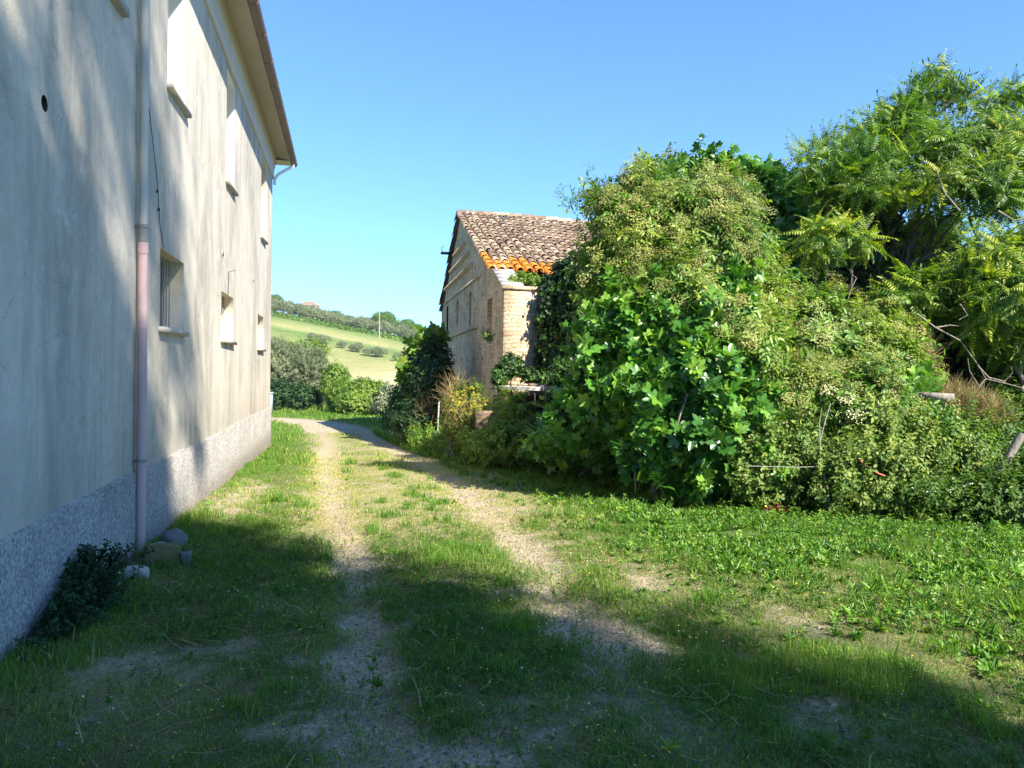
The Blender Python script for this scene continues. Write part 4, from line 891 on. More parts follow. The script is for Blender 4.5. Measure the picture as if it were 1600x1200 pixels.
# ivy on the barn front and oven
def ivy(label, blobs, n, seed, v0=.45, sc=1.0, mat='ivy', tm='ivy'):
    mb, P, Nn = crown_mesh(blobs, TM[tm], n, sc, seed=seed, shell=.2, gap=.30, v0=v0, lower=.1)
    st = MB()
    E_ = empty('ivy', gpt(blobs[0][0])); tag(E_, label, 'ivy'); mb.build('foliage', M[mat], E_)
    for b in blobs: st = MB(); limb(st, gpt(b[0]+FW*.3), b[0], .03, .01, .1, 6, seed=seed); st.build('stem', M['bark'], E_)
ivy('dark ivy mass hanging over the barn front under the roof', [blob(880, 490, 16.4, 28, 56, .25), blob(912, 450, 16.3, 38, 46, .3), blob(892, 555, 16.3, 34, 54, .3), blob(930, 520, 16.0, 46, 78, .4), blob(862, 556, 16.4, 14, 30, .25)], 5200, 42, .35)
ivy('glossy ivy mound right of the oven slab', [blob(900, 628, 14.4, 32, 36, .6), blob(896, 590, 14.6, 22, 20, .6), blob(930, 660, 14.0, 34, 34, .6)], 3000, 43, .75, .9)
ivy('ivy clump on the wall left of the oven slab', [blob(798, 574, 15.9, 13, 13, .5), blob(826, 588, 15.9, 12, 5, .5), blob(780, 592, 15.8, 6, 12, .5), blob(850, 592, 16, 8, 6, .5)], 800, 44, .7, .6)
mb, P, Nn = crown_mesh([blob(812, 441, 16.9, 14, 4), blob(833, 443, 16.8, 11, 4)], TM['small'], 260, 1.3, seed=45, v0=.7, gap=.1); tag(mb.build('wall_plant', M['hedge']), 'bright green plant growing on top of the barn front wall', 'plant')
mb, P, Nn = crown_mesh([blob(763, 527, 16.9, 6, 3)], TM['small'], 40, 1.0, seed=46, v0=.4, gap=.1); tag(mb.build('wall_plant', M['hedge']), 'small tuft rooted in the gable wall below the niche', 'plant')
# dark shrubbery behind, at the right
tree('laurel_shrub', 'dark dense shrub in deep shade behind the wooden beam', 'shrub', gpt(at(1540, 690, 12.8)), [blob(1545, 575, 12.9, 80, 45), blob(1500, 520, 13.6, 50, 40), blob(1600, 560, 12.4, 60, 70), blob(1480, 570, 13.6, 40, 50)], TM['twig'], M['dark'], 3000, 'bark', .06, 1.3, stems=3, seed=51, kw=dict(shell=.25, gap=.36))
tree('laurel_shrub', 'shrub of pointed leaves right of the ivy-clad trunk', 'shrub', gpt(at(1410, 690, 13.8)), [blob(1400, 440, 14.2, 45, 40), blob(1400, 520, 13.8, 40, 40), blob(1450, 410, 14.4, 40, 30), blob(1370, 560, 13.2, 40, 50)], TM['twig'], M['hedge'], 1500, 'bark', .05, 1.3, stems=3, seed=52, kw=dict(shell=.3, gap=.42))
for i, (px, py, D, rx, ry) in enumerate([(1180, 560, 17.5, 120, 110), (1320, 530, 18, 90, 80), (1470, 520, 18.5, 100, 50), (1620, 540, 17.5, 100, 70), (1040, 560, 17, 100, 90)]):
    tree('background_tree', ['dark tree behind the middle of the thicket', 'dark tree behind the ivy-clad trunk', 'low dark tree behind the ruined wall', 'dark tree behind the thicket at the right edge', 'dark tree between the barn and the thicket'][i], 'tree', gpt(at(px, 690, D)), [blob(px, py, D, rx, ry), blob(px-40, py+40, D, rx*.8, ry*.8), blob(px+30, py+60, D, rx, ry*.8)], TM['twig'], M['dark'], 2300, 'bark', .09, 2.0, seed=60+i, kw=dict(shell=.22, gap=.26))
# ruined wall glimpsed through the leaves
def ruin():
    c = at(1425, 640, 13.2); R_ = empty('ruined_wall', gpt(c)); tag(R_, 'broken pale stone wall glimpsed between the saplings at right', 'wall')
    m_ = MB(); z0 = gz(c[0], c[1])-.2
    o = np.array([c[0]-1.0, c[1]+.2, 0]); pts = [(0, z0), (2.0, z0), (2.0, 2.1), (1.8, 2.3), (1.5, 2.25), (1.35, 2.7), (1.0, 2.75), (.8, 3.1), (.4, 3.0), (.2, 2.7), (0, 2.6)]
    sheet(m_, o, BE, pts); lining(m_, o, BE, -BG, pts, .4); sheet(m_, o+BG*.4, BE, pts)
    q = m_.build('wall', M['masonry'], R_); uvbox(q, BE)
ruin()
# brambles and brush
def bush(name, label, cat, blobs, n, tm, mat, seed, sc=1., gap=.3, stalk=None, v0=.5, **kw):
    mb, P, Nn = crown_mesh(blobs, TM[tm], n, sc, seed=seed, gap=gap, v0=v0, **kw)
    E_ = empty(name, gpt(blobs[0][0])); tag(E_, label, cat); mb.build('foliage', M[mat], E_)
    st = MB()
    for i in range(12 if stalk is None else stalk):
        b = blobs[i % len(blobs)]; q = b[0]+RT*rng.normal(0, b[1][0]*.5)+FW*rng.normal(0, b[1][2]*.4); g = gpt(q+rng.normal(0, .15, 3)); tip = q+np.array([0, 0, b[1][1]*rng.uniform(.3, .95)])
        st = MB(); limb(st, g, tip, .012, .004, .2, 6, seed=seed+i); st.build('stem', M['barkgrey'], E_)
    return E_
bush('bramble', 'bright bramble mound at the foot of the low elder', 'bramble', [blob(1215, 735, 9.6, 60, 45), blob(1275, 755, 9.3, 45, 35), blob(1180, 765, 9.5, 35, 25)], 1700, 'bramble', 'bramble', 71, clump=5, csd=.09, sc=.85)
bush('bramble', 'yellow-green bramble mound round the green stake', 'bramble', [blob(1350, 745, 9.25, 60, 45), blob(1400, 715, 9.5, 50, 40), blob(1330, 780, 9.1, 40, 22)], 1700, 'bramble', 'bramble', 72, v0=.6, clump=5, csd=.09, sc=.85)
bush('bramble', 'bramble bank rising behind the sagging rope', 'bramble', [blob(1460, 720, 10.0, 70, 38), blob(1520, 700, 10.6, 60, 40), blob(1420, 690, 10.2, 45, 30)], 2200, 'bramble', 'bramble', 73, v0=.45, clump=5, csd=.09, sc=.85)
bush('bramble', 'bramble bank at the right edge behind the leaning post', 'bramble', [blob(1590, 690, 11.4, 60, 48), blob(1540, 650, 11.8, 50, 30), blob(1650, 700, 11.0, 50, 60)], 1600, 'bramble', 'bramble', 74, v0=.5)
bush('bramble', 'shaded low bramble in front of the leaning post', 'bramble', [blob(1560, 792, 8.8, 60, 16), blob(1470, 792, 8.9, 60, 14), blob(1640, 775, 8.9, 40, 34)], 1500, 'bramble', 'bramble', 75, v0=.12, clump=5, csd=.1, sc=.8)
def brush(name, label, blobs, n, L0, seed, mat='straw'):
    P, Nn = sample_blobs(blobs, n, .35, 0, seed=seed); q = len(P); ax = Nn*.5+rng.normal(0, .5, P.shape)+np.array([0, 0, .5]); ax /= np.linalg.norm(ax, axis=1, keepdims=True)
    m_ = MB(); ln = rng.uniform(.4, 1, q)*L0; s = np.cross(ax, rng.normal(size=P.shape)); s /= np.linalg.norm(s, axis=1, keepdims=True); s *= .0028
    b = rng.normal(0, .12, P.shape)*ln[:, None]
    V = np.stack([P-s, P+s, P+ax*ln[:, None]*.5+b+s, P+ax*ln[:, None]*.5+b-s, P+ax*ln[:, None]+b*.3+s*.4, P+ax*ln[:, None]+b*.3-s*.4], 1)
    F = np.array([(0, 1, 2, 3), (3, 2, 4, 5)])[None]+(np.arange(q)*6)[:, None, None]
    m_.add(V.reshape(-1, 3), F.reshape(-1, 4), np.repeat(rng.random(q), 6)); return tag(m_.build(name, M[mat]), label, 'brush', kind='stuff')
brush('dry_brush', 'tangle of dry brown stalks round the wooden beam', [blob(1470, 640, 10.7, 60, 28), blob(1430, 645, 10.6, 40, 28), blob(1515, 655, 10.6, 50, 25), blob(1428, 575, 11.2, 22, 40)], 9000, .34, 81)
# bare arching branches at the right
bb = MB()
for pts in ([(1432, 490), (1462, 512), (1500, 532), (1528, 570), (1540, 592), (1575, 600), (1600, 607)], [(1528, 572), (1545, 590), (1570, 596), (1582, 582), (1580, 572)], [(1462, 512), (1485, 508), (1500, 510)], [(1500, 475), (1512, 492), (1498, 500)], [(1540, 592), (1530, 604), (1515, 580), (1512, 560)]):
    bb.tube([at(px, py, 10.9) for px, py in pts], np.linspace(.012, .005, len(pts)), 6)
tag(bb.build('bare_branch', M['barkgrey'], None, True), 'bare grey arching branches against the dark shrub', 'branch')
# slender curved bare sapling in front of brambles
bb = MB(); bb.tube([at(*q) for q in ((1297, 800, 8.9), (1293, 765, 8.95), (1283, 725, 9.0), (1281, 690, 9.05), (1290, 655, 9.1), (1298, 630, 9.15))], np.linspace(.014, .006, 6), 7); bb.tube([at(*q) for q in ((1281, 690, 9.05), (1280, 660, 9.1), (1284, 638, 9.1))], [.009, .006, .004], 6)
tag(bb.build('bare_sapling', M['barkgrey'], None, True), 'slender curved leafless stem in front of the low elder', 'sapling')
# russet dead leaves heap
P = gpt(at(1237, 790, 9.2)); m_ = MB(); n = 40; ps = P+rng.normal(0, 1, (n, 3))*np.array([.16, .08, .03])+np.array([0, 0, .05]); scatter(m_, TM['small'], ps, rng.normal(0, 1, (n, 3)), np.full(n, 1.2), rng.random(n)); tag(m_.build('dead_leaves', M['rust']), 'small heap of russet leaves below the brambles', 'leaf heap')
# --- left of the barn
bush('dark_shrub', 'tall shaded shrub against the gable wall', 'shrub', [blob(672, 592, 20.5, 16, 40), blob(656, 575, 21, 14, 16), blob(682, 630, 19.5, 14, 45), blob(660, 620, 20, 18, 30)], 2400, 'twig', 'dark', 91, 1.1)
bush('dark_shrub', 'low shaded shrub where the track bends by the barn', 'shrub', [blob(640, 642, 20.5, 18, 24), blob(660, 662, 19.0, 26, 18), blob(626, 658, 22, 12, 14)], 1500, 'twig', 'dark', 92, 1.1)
tree('ailanthus_sapling', 'sapling with broad drooping leaves left of the gable', 'sapling', gpt(at(672, 670, 20.5)), [blob(672, 532, 20.8, 16, 6), blob(662, 545, 20.6, 12, 6), blob(640, 585, 20.2, 8, 6)], TM['fig'], M['hedge'], 60, 'barkgrey', .03, 1.2, seed=93, kw=dict(shell=.4, gap=.1))
P_, N_ = sample_blobs([blob(668, 650, 18.6, 30, 45), blob(700, 660, 17.5, 20, 55)], 500, .4, 0, seed=5)
brush('dead_stalks', 'tall dead stalks standing in the shade by the gable', [blob(670, 655, 18.6, 24, 30), blob(705, 625, 17.2, 12, 40)], 260, .6, 94, 'straw')
# broom with yellow flowers
bs = [blob(725, 652, 15.6, 24, 40), blob(746, 674, 15.3, 20, 30), blob(710, 650, 15.8, 12, 34), blob(740, 630, 15.5, 12, 24)]
E_ = bush('broom_shrub', 'wispy yellow-flowered shrub at the barn corner', 'shrub', bs, 620, 'small', 'bramble', 95, 1.5, gap=.2, stalk=26, v0=.6)
P, Nn = sample_blobs([blob(727, 635, 15.5, 34, 44), blob(752, 655, 15.2, 24, 38)], 330, .2, 0, seed=6, lower=.9); m_ = MB(); scatter(m_, TM['umbel'], P, Nn+np.array([0, 0, 1.]), np.full(len(P), .28), rng.random(len(P))); m_.build('flowers', M['yellow'], E_)
brush('dry_twigs', 'tall pale dry twigs rising out of the yellow shrub', [blob(715, 635, 15.5, 18, 44), blob(738, 662, 15.2, 28, 34)], 900, .42, 96)

# --- hedge and shrubs beyond the bend
def far(name, label, px, base, D, blobs, tm, mat, n, sc, seed, **kw):
    return tree(name, label, cat=name.split('_')[-1], base=gpt(at(px, base, D)), blobs=blobs, tm=TM[tm], mat=M[mat], n=n, scale=sc, seed=seed, kw=kw, r=.10, twigs=2)
far('olive_tree', 'silvery olive tree just behind the farmhouse corner', 462, 640, 41, [blob(440, 588, 41, 30, 36), blob(476, 580, 41, 24, 26), blob(465, 612, 41, 34, 20), blob(425, 566, 42, 22, 22)], 'olive', 'olive', 6000, 1.7, 101, gap=.3)
far('fruit_tree', 'yellowish fruit tree rising behind the silvery olive', 505, 630, 46, [blob(478, 552, 46, 16, 10), blob(497, 550, 46, 9, 9), blob(455, 552, 46, 10, 8)], 'twig', 'hedge', 420, 1.4, 102, gap=.3, v0=.8)
far('green_shrub', 'upright bright green shrub right of the olive', 524, 645, 39, [blob(524, 606, 39, 12, 26), blob(535, 624, 38, 14, 18)], 'twig', 'hedge', 2600, 1.15, 103, gap=.25, v0=.6)
far('green_shrub', 'wide light green shrub in the middle of the bend', 568, 655, 37, [blob(568, 622, 37, 24, 18), blob(594, 626, 37, 14, 18), blob(552, 636, 36, 18, 12)], 'twig', 'hedge', 4200, 1.1, 104, gap=.22, v0=.68)
far('green_shrub', 'small grey-green shrub beside the dark barn shrub', 612, 650, 35, [blob(610, 625, 36, 8, 14), blob(602, 638, 35, 10, 10)], 'twig', 'olive', 900, 1.1, 105, gap=.25, v0=.6)
far('dark_shrub', 'dark shrub at the foot of the silvery olive', 440, 642, 39, [blob(432, 624, 39, 16, 18), blob(470, 628, 39.5, 22, 14)], 'twig', 'dark', 1300, 1.4, 106, gap=.25)
# bin at the house corner
c = gpt(at(417, 626, 35)); m_ = MB(); m_.box(c+np.array([0, 0, .5]), (.25, .25, .45)); m_.box(c+np.array([0, 0, .98]), (.28, .28, .03)); tag(m_.build('wheelie_bin', M['bin']), 'grey waste bin peeking past the farmhouse corner', 'bin')

# --- hillside: olive rows, orchard trees, far house
def ftree(mb_seed, R_, H, tm, mat, n, sc, nm, lab, cat):
    """one small far tree at the origin: trunk + crown"""
    b = [(np.array([0, 0, H*.62]), np.array([R_, H*.36, R_])), (np.array([R_*.4, .2, H*.5]), np.array([R_*.7, H*.3, R_*.7])), (np.array([-R_*.45, -.1, H*.52]), np.array([R_*.65, H*.3, R_*.7]))]
    e = empty(nm); tag(e, lab, cat)
    t_ = MB(); limb(t_, (0, 0, -.3), (0, 0, H*.5), H*.035, H*.02, seed=mb_seed); t_.build('trunk', M['bark'], e)
    mb, P, Nn = crown_mesh(b, TM[tm], int(n*2.2), sc*.62, seed=mb_seed, gap=.2); mb.build('crown', mat, e); return e
def place(src, loc, s, rz, label=None, group=None, used=set()):
    if src.name not in used: used.add(src.name); r = src
    else:
        r = src.copy(); COL.objects.link(r)
        for ch in list(src.children): c = ch.copy(); COL.objects.link(c); c.parent = r
    r.location = loc; r.scale = (s, s, s); r.rotation_euler = (0, 0, rz)
    if label: r['label'] = label
    if group: r['group'] = group
    return r
ol = [ftree(200+i, 2.2, 4.2, 'sim', M['olive'], 330, 2.2, 'olive_tree', 'rounded silvery olive tree in the row below the hill crest', 'olive tree') for i in range(3)]
def onhill(px, D):
    for _ in range(6):
        p = at(px, 500, D); z = gz(p[0], p[1])
    return np.array([p[0], p[1], z])
k = 0
for row, (D, off) in enumerate(((232, 0), (222, 6), (240, 3))):
    for px in np.arange(424+off, 700, 13.5 if row < 2 else 15):
        D2 = D-(px-424)*.02; p = onhill(px+rng.normal(0, 2), D2+rng.normal(0, 1.5)); place(ol[k % 3], p, rng.uniform(.65, .95), rng.uniform(0, 6), None, 'olive trees in rows below the hill crest'); k += 1
fo_ = [ftree(220+i, 2.0, 3.2, 'sim', M['olive'], 170, 1.9, 'orchard_tree', 'small thin fruit tree standing in the open green field', 'fruit tree') for i in range(2)]
for i, px in enumerate((487, 494, 502, 509, 534, 552, 560, 576, 590, 597, 622, 640)):
    place(fo_[i % 2], onhill(px, 180-(px-487)*.12+rng.normal(0, 1.5)), rng.uniform(.5, .75), rng.uniform(0, 6), None, 'small fruit trees in the field')
bt = ftree(240, 5.2, 10, 'sim', M['hedge'], 900, 3.2, 'broadleaf_tree', 'largest round tree on the skyline with a lighter side tree', 'tree')
for px, D, s, lab in ((600, 236, .68, 'largest round tree on the hill skyline'), (588, 238, .42, 'medium tree touching the left of the largest skyline tree'), (634, 232, .58, 'second skyline tree right of the largest one'), (525, 246, .42, 'small round tree alone on the skyline left of the gap'), (550, 246, .33, 'smallest round bush on the skyline'), (468, 250, .5, 'dark round tree just left of the hilltop house'), (428, 246, .55, 'tree on the skyline at the farmhouse wall edge'), (692, 120, .42, 'bluish tree just left of the barn gable'), (652, 228, .5, 'pale tree at the right end of the skyline row'), (668, 226, .45, 'low tree at the far right of the skyline row')):
    place(bt, onhill(px, D), s, rng.uniform(0, 6), lab)
def farhouse():
    p = onhill(483, 250)+np.array([0, 0, -.5]); H = empty('hilltop_house', p); tag(H, 'small pink house with tiled roof on the hill crest', 'house')
    a = math.radians(-15); R2 = np.array([[math.cos(a), -math.sin(a), 0], [math.sin(a), math.cos(a), 0], [0, 0, 1]])
    m_ = MB(); m_.box(p+np.array([0, 0, 3.3]), (4.6, 3.5, 3.3), R2); m_.build('wall', M['pinkwall'], H); H.scale = (.6, .6, .8)
    m_ = MB(); V = [(-5, -4, 6.6), (5, -4, 6.6), (5, 4, 6.6), (-5, 4, 6.6), (-2.5, 0, 8.4), (2.5, 0, 8.4)]; m_.add(np.array(V)@R2.T+p, [(0, 1, 5, 4), (2, 3, 4, 5), (0, 1, 2, 3)]); m_.add(np.array(V)@R2.T+p, [(1, 2, 5), (3, 0, 4)]); m_.build('roof', M['tile'], H)
    for x in (-3, 0, 3):
        for z in (1.8, 4.8): m_ = MB(); m_.box(p+R2@np.array([x, -3.52, z]), (.5, .05, .75), R2); m_.build('window', M['interior'], H)
farhouse()
c = onhill(593, 205); m_ = MB(); m_.tube([c, c+np.array([0, 0, 7.5])], [.11, .08], 8); m_.box(c+np.array([0, 0, 7.1]), (.6, .05, .05)); tag(m_.build('utility_pole', M['concrete'], None, True), 'pale utility pole in front of the largest skyline tree', 'pole')
# scrub band and field bushes
P = []
for px in np.arange(420, 700, 2.2): p = onhill(px+rng.normal(0, 1), 212-(px-424)*.02+rng.normal(0, 1)); P.append(p+np.array([0, 0, .6]))
for px in np.arange(515, 552, 1.4): p = onhill(px, 122+rng.normal(0, 1)); P.append(p+np.array([0, 0, -.1]))
P = np.array(P); m_ = MB(); scatter(m_, TM['sim'], P, rng.normal(0, 1, P.shape), rng.uniform(3, 4.5, len(P)), rng.random(len(P))*.5+.2); tag(m_.build('field_hedge', M['hedge']), 'dark scrub line along the top edge of the field', 'scrub', kind='stuff')

# ------------------------------------------------------------------ trees behind the viewpoint whose shade falls on the track
def shade_tree(label, base, blobs, n, seed, sc=1.0, tm='ail', gap=.3, shell=.3, gs=.8, far_=5):
    off = np.array([.63, -1.02, 1.0])*far_
    bl = [(np.array(c, float)+off+c[2]*np.array([-.09, -.06, 0]), np.array([r[0], r[2], r[1]])) for c, r in blobs]; base = (base[0]+off[0], base[1]+off[1])
    return tree('shade_tree', label, 'tree', (base[0], base[1], 0), bl, TM[tm], M['ail'], n, 'bark', .16, sc, seed=seed, fork=.5, kw=dict(gap=gap, shell=shell, gs=gs))
SH = dict(a=True)
shade_tree('dense tree right behind the viewpoint shading the foreground', (4.2, -5.0), [((2.6, -1.6, 7.6), (2.2, 1.9, 1.3)), ((4.6, -3.0, 7.2), (2.2, 2.2, 1.6)), ((1.2, -3.4, 7.2), (2.2, 2.2, 1.8)), ((6.0, -5.2, 6.6), (2.2, 2.2, 1.8)), ((3.4, -5.6, 6.0), (2.8, 2.6, 2.4)), ((3.6, -.4, 8.0), (1.3, 1.2, .9)), ((.8, -1.2, 6.6), (1.5, 1.6, 1.2))], 2600, 301, 1.25, gap=.12, shell=.4)
shade_tree('tall open tree behind the viewpoint dappling the farmhouse wall', (3.0, -7.0), [((2.3, -1.5, 11.2), (1.2, 1.3, 1.3)), ((2.6, .2, 10.6), (1.2, 1.2, 1.3)), ((3.0, 1.5, 9.6), (1.0, 1.1, 1.1)), ((3.5, 2.6, 8.9), (.8, .9, .9)), ((1.8, -3.0, 12.2), (1.4, 1.5, 1.4)), ((3.6, 1.0, 11.2), (1.0, 1.0, 1.0)), ((3.0, -1.0, 13.0), (1.2, 1.2, 1.2))], 165, 302, .9, gap=.5, gs=.5, far_=11)

# ------------------------------------------------------------------ grass, weeds, pebbles, straw
def infr(x, y, mx=.06):
    d = np.stack([x, y, terrain(x, y)], -1)-CAM; D = d@FW; u = (d@RT)/np.maximum(D, .1); v = (d@UP)/np.maximum(D, .1)
    return (D > 1.5) & (np.abs(u) < .667+mx) & (v > -.5-mx*1.5) & ((x > WX+.03) | (y > 19.7))
def candidates(dmin, dmax, dens):
    """random points inside the view wedge between two distances"""
    n = int(dens*(dmax**2-dmin**2)*.75); D = np.sqrt(rng.uniform(dmin**2, dmax**2, n)); u = rng.uniform(-.73, .73, n)
    x = CAM[0]+FW[0]*D+RT[0]*u*D; y = CAM[1]+FW[1]*D+RT[1]*u*D
    k = infr(x, y); return x[k], y[k], D[k]
def edge(x, y): return np.where(np.asarray(y) > 22, -1.0, edge0(x, y))
def edge0(x, y):
    """>0 inside the thicket at the right (metres past its front edge)"""
    return y-np.interp(x, [-5, .9, 1.6, 2.4, 3.3, 3.9, 4.6, 5.6, 6.6, 8.6, 14], [60, 24, 17.5, 15.4, 14.4, 11.6, 9.6, 9.2, 8.8, 8.5, 8.2])
def blades(mb, x, y, h, wd, val, lean=.5):
    n = len(x); z = terrain(x, y)-.01; a = rng.uniform(0, 2*PI, n); s = np.stack([np.cos(a), np.sin(a), np.zeros(n)], 1)*wd[:, None]
    b = rng.uniform(0, 2*PI, n); l = np.abs(rng.normal(0, lean, n)); d = np.stack([np.cos(b)*l, np.sin(b)*l, np.zeros(n)], 1)*h[:, None]
    P = np.stack([x, y, z], 1); up = np.array([0, 0, 1.])*h[:, None]
    m = P+up*.55+d*.35; t = P+up*(1-.25*l[:, None])+d
    V = np.stack([P-s, P+s, m+s*.75, m-s*.75, t+s*.12, t-s*.12], 1)
    F = np.array([(0, 1, 2, 3), (3, 2, 4, 5)])[None]+(np.arange(n)*6)[:, None, None]
    mb.add(V.reshape(-1, 3), F.reshape(-1, 4), np.repeat(val, 6))
def grass():
    mb = MB()
    for dmin, dmax, dens, wd in ((2.6, 5.2, 7500, .0016), (5.2, 8.5, 4200, .0024), (8.5, 14, 1900, .0038), (14, 24, 760, .0065), (24, 44, 260, .014)):
        x, y, D = candidates(dmin, dmax, dens)
        c = cover(x, y); dr = dryness(x, y); e = edge(x, y)
        clump = fbm(x, y, .32, 61); tall = sst(.52, .75, fbm(x, y, .9, 71))
        k = (rng.random(len(x)) < c**1.5*np.clip(.0+clump*1.9, .05, 1)*np.where(D > 24, .9, 1)) & (e < .5)
        x, y, c, dr, clump, tall, D = x[k], y[k], c[k], dr[k], clump[k], tall[k], D[k]
        n = len(x); inner = (x > -.4)*(x < 2.3)*(y > 7)
        h = (.016+.045*clump**1.5*c+.075*tall*c)*rng.uniform(.5, 1.35, n)*np.where(inner, .6, 1)*np.where(D > 14, 1.3, 1)*np.where(D > 24, 1.6, 1)
        h *= 1+1.1*np.exp(-((x+1.5)/.2)**2)
        val = np.clip(rng.normal(.30, .13, n)+(rng.random(n) < dr*.75)*rng.uniform(.3, .55, n), 0, 1)
        blades(mb, x, y, h, np.full(n, wd)*rng.uniform(.7, 1.3, n), val)
    # short matted under-layer, partly dead
    for dmin, dmax, dens, wd in ((2.6, 5.2, 7000, .0022), (5.2, 9, 3600, .0032), (9, 16, 1500, .005)):
        x, y, D = candidates(dmin, dmax, dens); c = cover(x, y); dr = dryness(x, y)
        k = (rng.random(len(x)) < np.clip(.22+c*.9, 0, 1)*np.clip(.1+1.5*fbm(x, y, .18, 88), 0, 1)) & (edge(x, y) < .3)
        x, y, c, dr = x[k], y[k], c[k], dr[k]; n = len(x)
        val = np.clip(rng.normal(.34, .16, n)+(rng.random(n) < .12+dr*.75)*rng.uniform(.3, .6, n), 0, 1)
        blades(mb, x, y, rng.uniform(.010, .034, n), np.full(n, wd)*rng.uniform(.6, 1.3, n), val, 1.1)
    # taller tufts
    tx, ty, D = candidates(2.8, 15, 3.5); k = (cover(tx, ty) > .62)*(edge(tx, ty) < 0); tx, ty, D = tx[k], ty[k], D[k]
    for a, b, d_ in zip(tx, ty, D):
        n = int(60*rng.uniform(.5, 1.5)); r = rng.uniform(.03, .09); x = a+rng.normal(0, r, n); y = b+rng.normal(0, r, n); kk = (x > WX+.05); x = x[kk]; y = y[kk]; n = len(x)
        blades(mb, x, y, rng.uniform(.5, 1, n)*rng.uniform(.09, .17), np.full(n, .0014+.0003*d_), np.clip(rng.normal(.32, .1, n), 0, 1), .45)
    tag(mb.build('grass', M['grass']), kind='stuff')
grass()
def weeds():
    mb = MB()
    x, y, D = candidates(3.0, 15, 620); dens = sst(1.7, 4.2, x-.02*y)*.95*sst(3.0, 4.2, y+ .25*(x-3)) ; n1 = fbm(x, y, .8, 91)
    dens = dens*sst(.26, .52, n1)*np.where((y < 5.6-.0*x)*(x < 4.5), .35, 1)+.004
    k = (rng.random(len(x)) < dens*.55)*(edge(x, y) < .3)*(cover(x, y) > .35); x, y, D = x[k], y[k], D[k]; n = len(x)
    P = np.stack([x, y, terrain(x, y)], 1); tms = TM['rosette']+TM['plantain']
    scatter(mb, tms, P, np.tile([0, 0, 1.], (n, 1))+rng.normal(0, .15, (n, 3)), rng.uniform(.22, .52, n)*np.where(x < 3, .7, 1), np.clip(rng.normal(.5, .2, n), 0, 1))
    q = rng.random(n) < .45; P2 = P[q]+rng.normal(0, .06, (q.sum(), 3))*np.array([1, 1, 0]); scatter(mb, TM['twig']+TM['small'], P2, np.tile([0, 0, .6], (len(P2), 1))+rng.normal(0, .4, (len(P2), 3)), rng.uniform(.25, .6, len(P2)), np.clip(rng.normal(.6, .25, len(P2)), 0, 1))
    # line of lush weeds along the thicket foot
    m = 5200; u = rng.random(m); X = np.interp(u, np.linspace(0, 1, 9), [.9, 1.6, 2.4, 3.3, 3.9, 4.6, 5.6, 6.9, 9]); Y = X*0
    Y = np.interp(X, [-5, .9, 1.6, 2.4, 3.3, 3.9, 4.6, 5.6, 6.6, 8.6, 14], [60, 24, 17.5, 15.4, 14.4, 11.6, 9.6, 9.2, 8.8, 8.5, 8.2])+rng.normal(-.15, .35, m)
    scatter(mb, tms, np.stack([X, Y, terrain(X, Y)], 1), np.tile([0, 0, 1.], (m, 1))+rng.normal(0, .2, (m, 3)), rng.uniform(.3, .7, m), np.clip(rng.normal(.5, .22, m), 0, 1))
    tag(mb.build('broadleaf_weeds', M['weed']), kind='stuff')
    # undergrowth (nettle-like) rising into the shrubs
    m = 6500; X = rng.uniform(1.3, 9.5, m); E0 = np.interp(X, [-5, .9, 1.6, 2.4, 3.3, 3.9, 4.6, 5.6, 6.6, 8.6, 14], [60, 24, 17.5, 15.4, 14.4, 11.6, 9.6, 9.2, 8.8, 8.5, 8.2]); off = rng.random(m)*1.3-.25; Y = E0+off
    Z = terrain(X, Y)+rng.random(m)*np.clip(.10+.42*(off+.25), .03, .5)*(.5+fbm(X, Y, .6, 17))
    mb = MB(); scatter(mb, TM['bramble']+TM['twig'], np.stack([X, Y, Z], 1), np.tile([0, -.3, 1.], (m, 1))+rng.normal(0, .35, (m, 3)), rng.uniform(.4, .85, m), np.clip(rng.normal(.55, .2, m), 0, 1))
    tag(mb.build('undergrowth', M['hedge']), kind='stuff')
    # small clover-like leaves between the grass
    x, y, D = candidates(2.7, 9, 420); k = (rng.random(len(x)) < cover(x, y)*sst(.4, .65, fbm(x, y, .7, 33)))*(edge(x, y) < 0); x, y = x[k], y[k]; n = len(x)
    mb = MB(); scatter(mb, TM['small'], np.stack([x, y, terrain(x, y)], 1), np.tile([0, 0, 1.], (n, 1))+rng.normal(0, .4, (n, 3)), rng.uniform(.3, .62, n), np.clip(rng.normal(.3, .2, n), 0, 1))
    tag(mb.build('clover', M['hedge']), kind='stuff')
    # flowers
    mb = MB(); mw = MB()
    x, y, D = candidates(2.7, 10, 60); k = (fbm(x, y, .9, 45) > .50)*(cover(x, y) > .4)*(edge(x, y) < .2); x, y = x[k], y[k]; n = len(x)
    z = terrain(x, y)+rng.uniform(.05, .13, n)
    def disc(mb, x, y, z, r):
        n = len(x); a = np.linspace(0, 2*PI, 6, endpoint=False); V = np.stack([x[:, None]+r[:, None]*np.cos(a), y[:, None]+r[:, None]*np.sin(a), z[:, None]+rng.normal(0, .3, (n, 1))*r[:, None]*np.cos(a+rng.random((n, 1))*6)], 2)
        F = np.array([(0, 1, 2, 3), (0, 3, 4, 5)])[None]+(np.arange(n)*6)[:, None, None]; mb.add(V.reshape(-1, 3), F.reshape(-1, 4), rng.random(n*6))
    w_ = rng.random(n) < .4
    disc(mb, x[~w_], y[~w_], z[~w_], rng.uniform(.003, .0065, (~w_).sum())); disc(mw, x[w_], y[w_], z[w_], rng.uniform(.003, .006, w_.sum()))
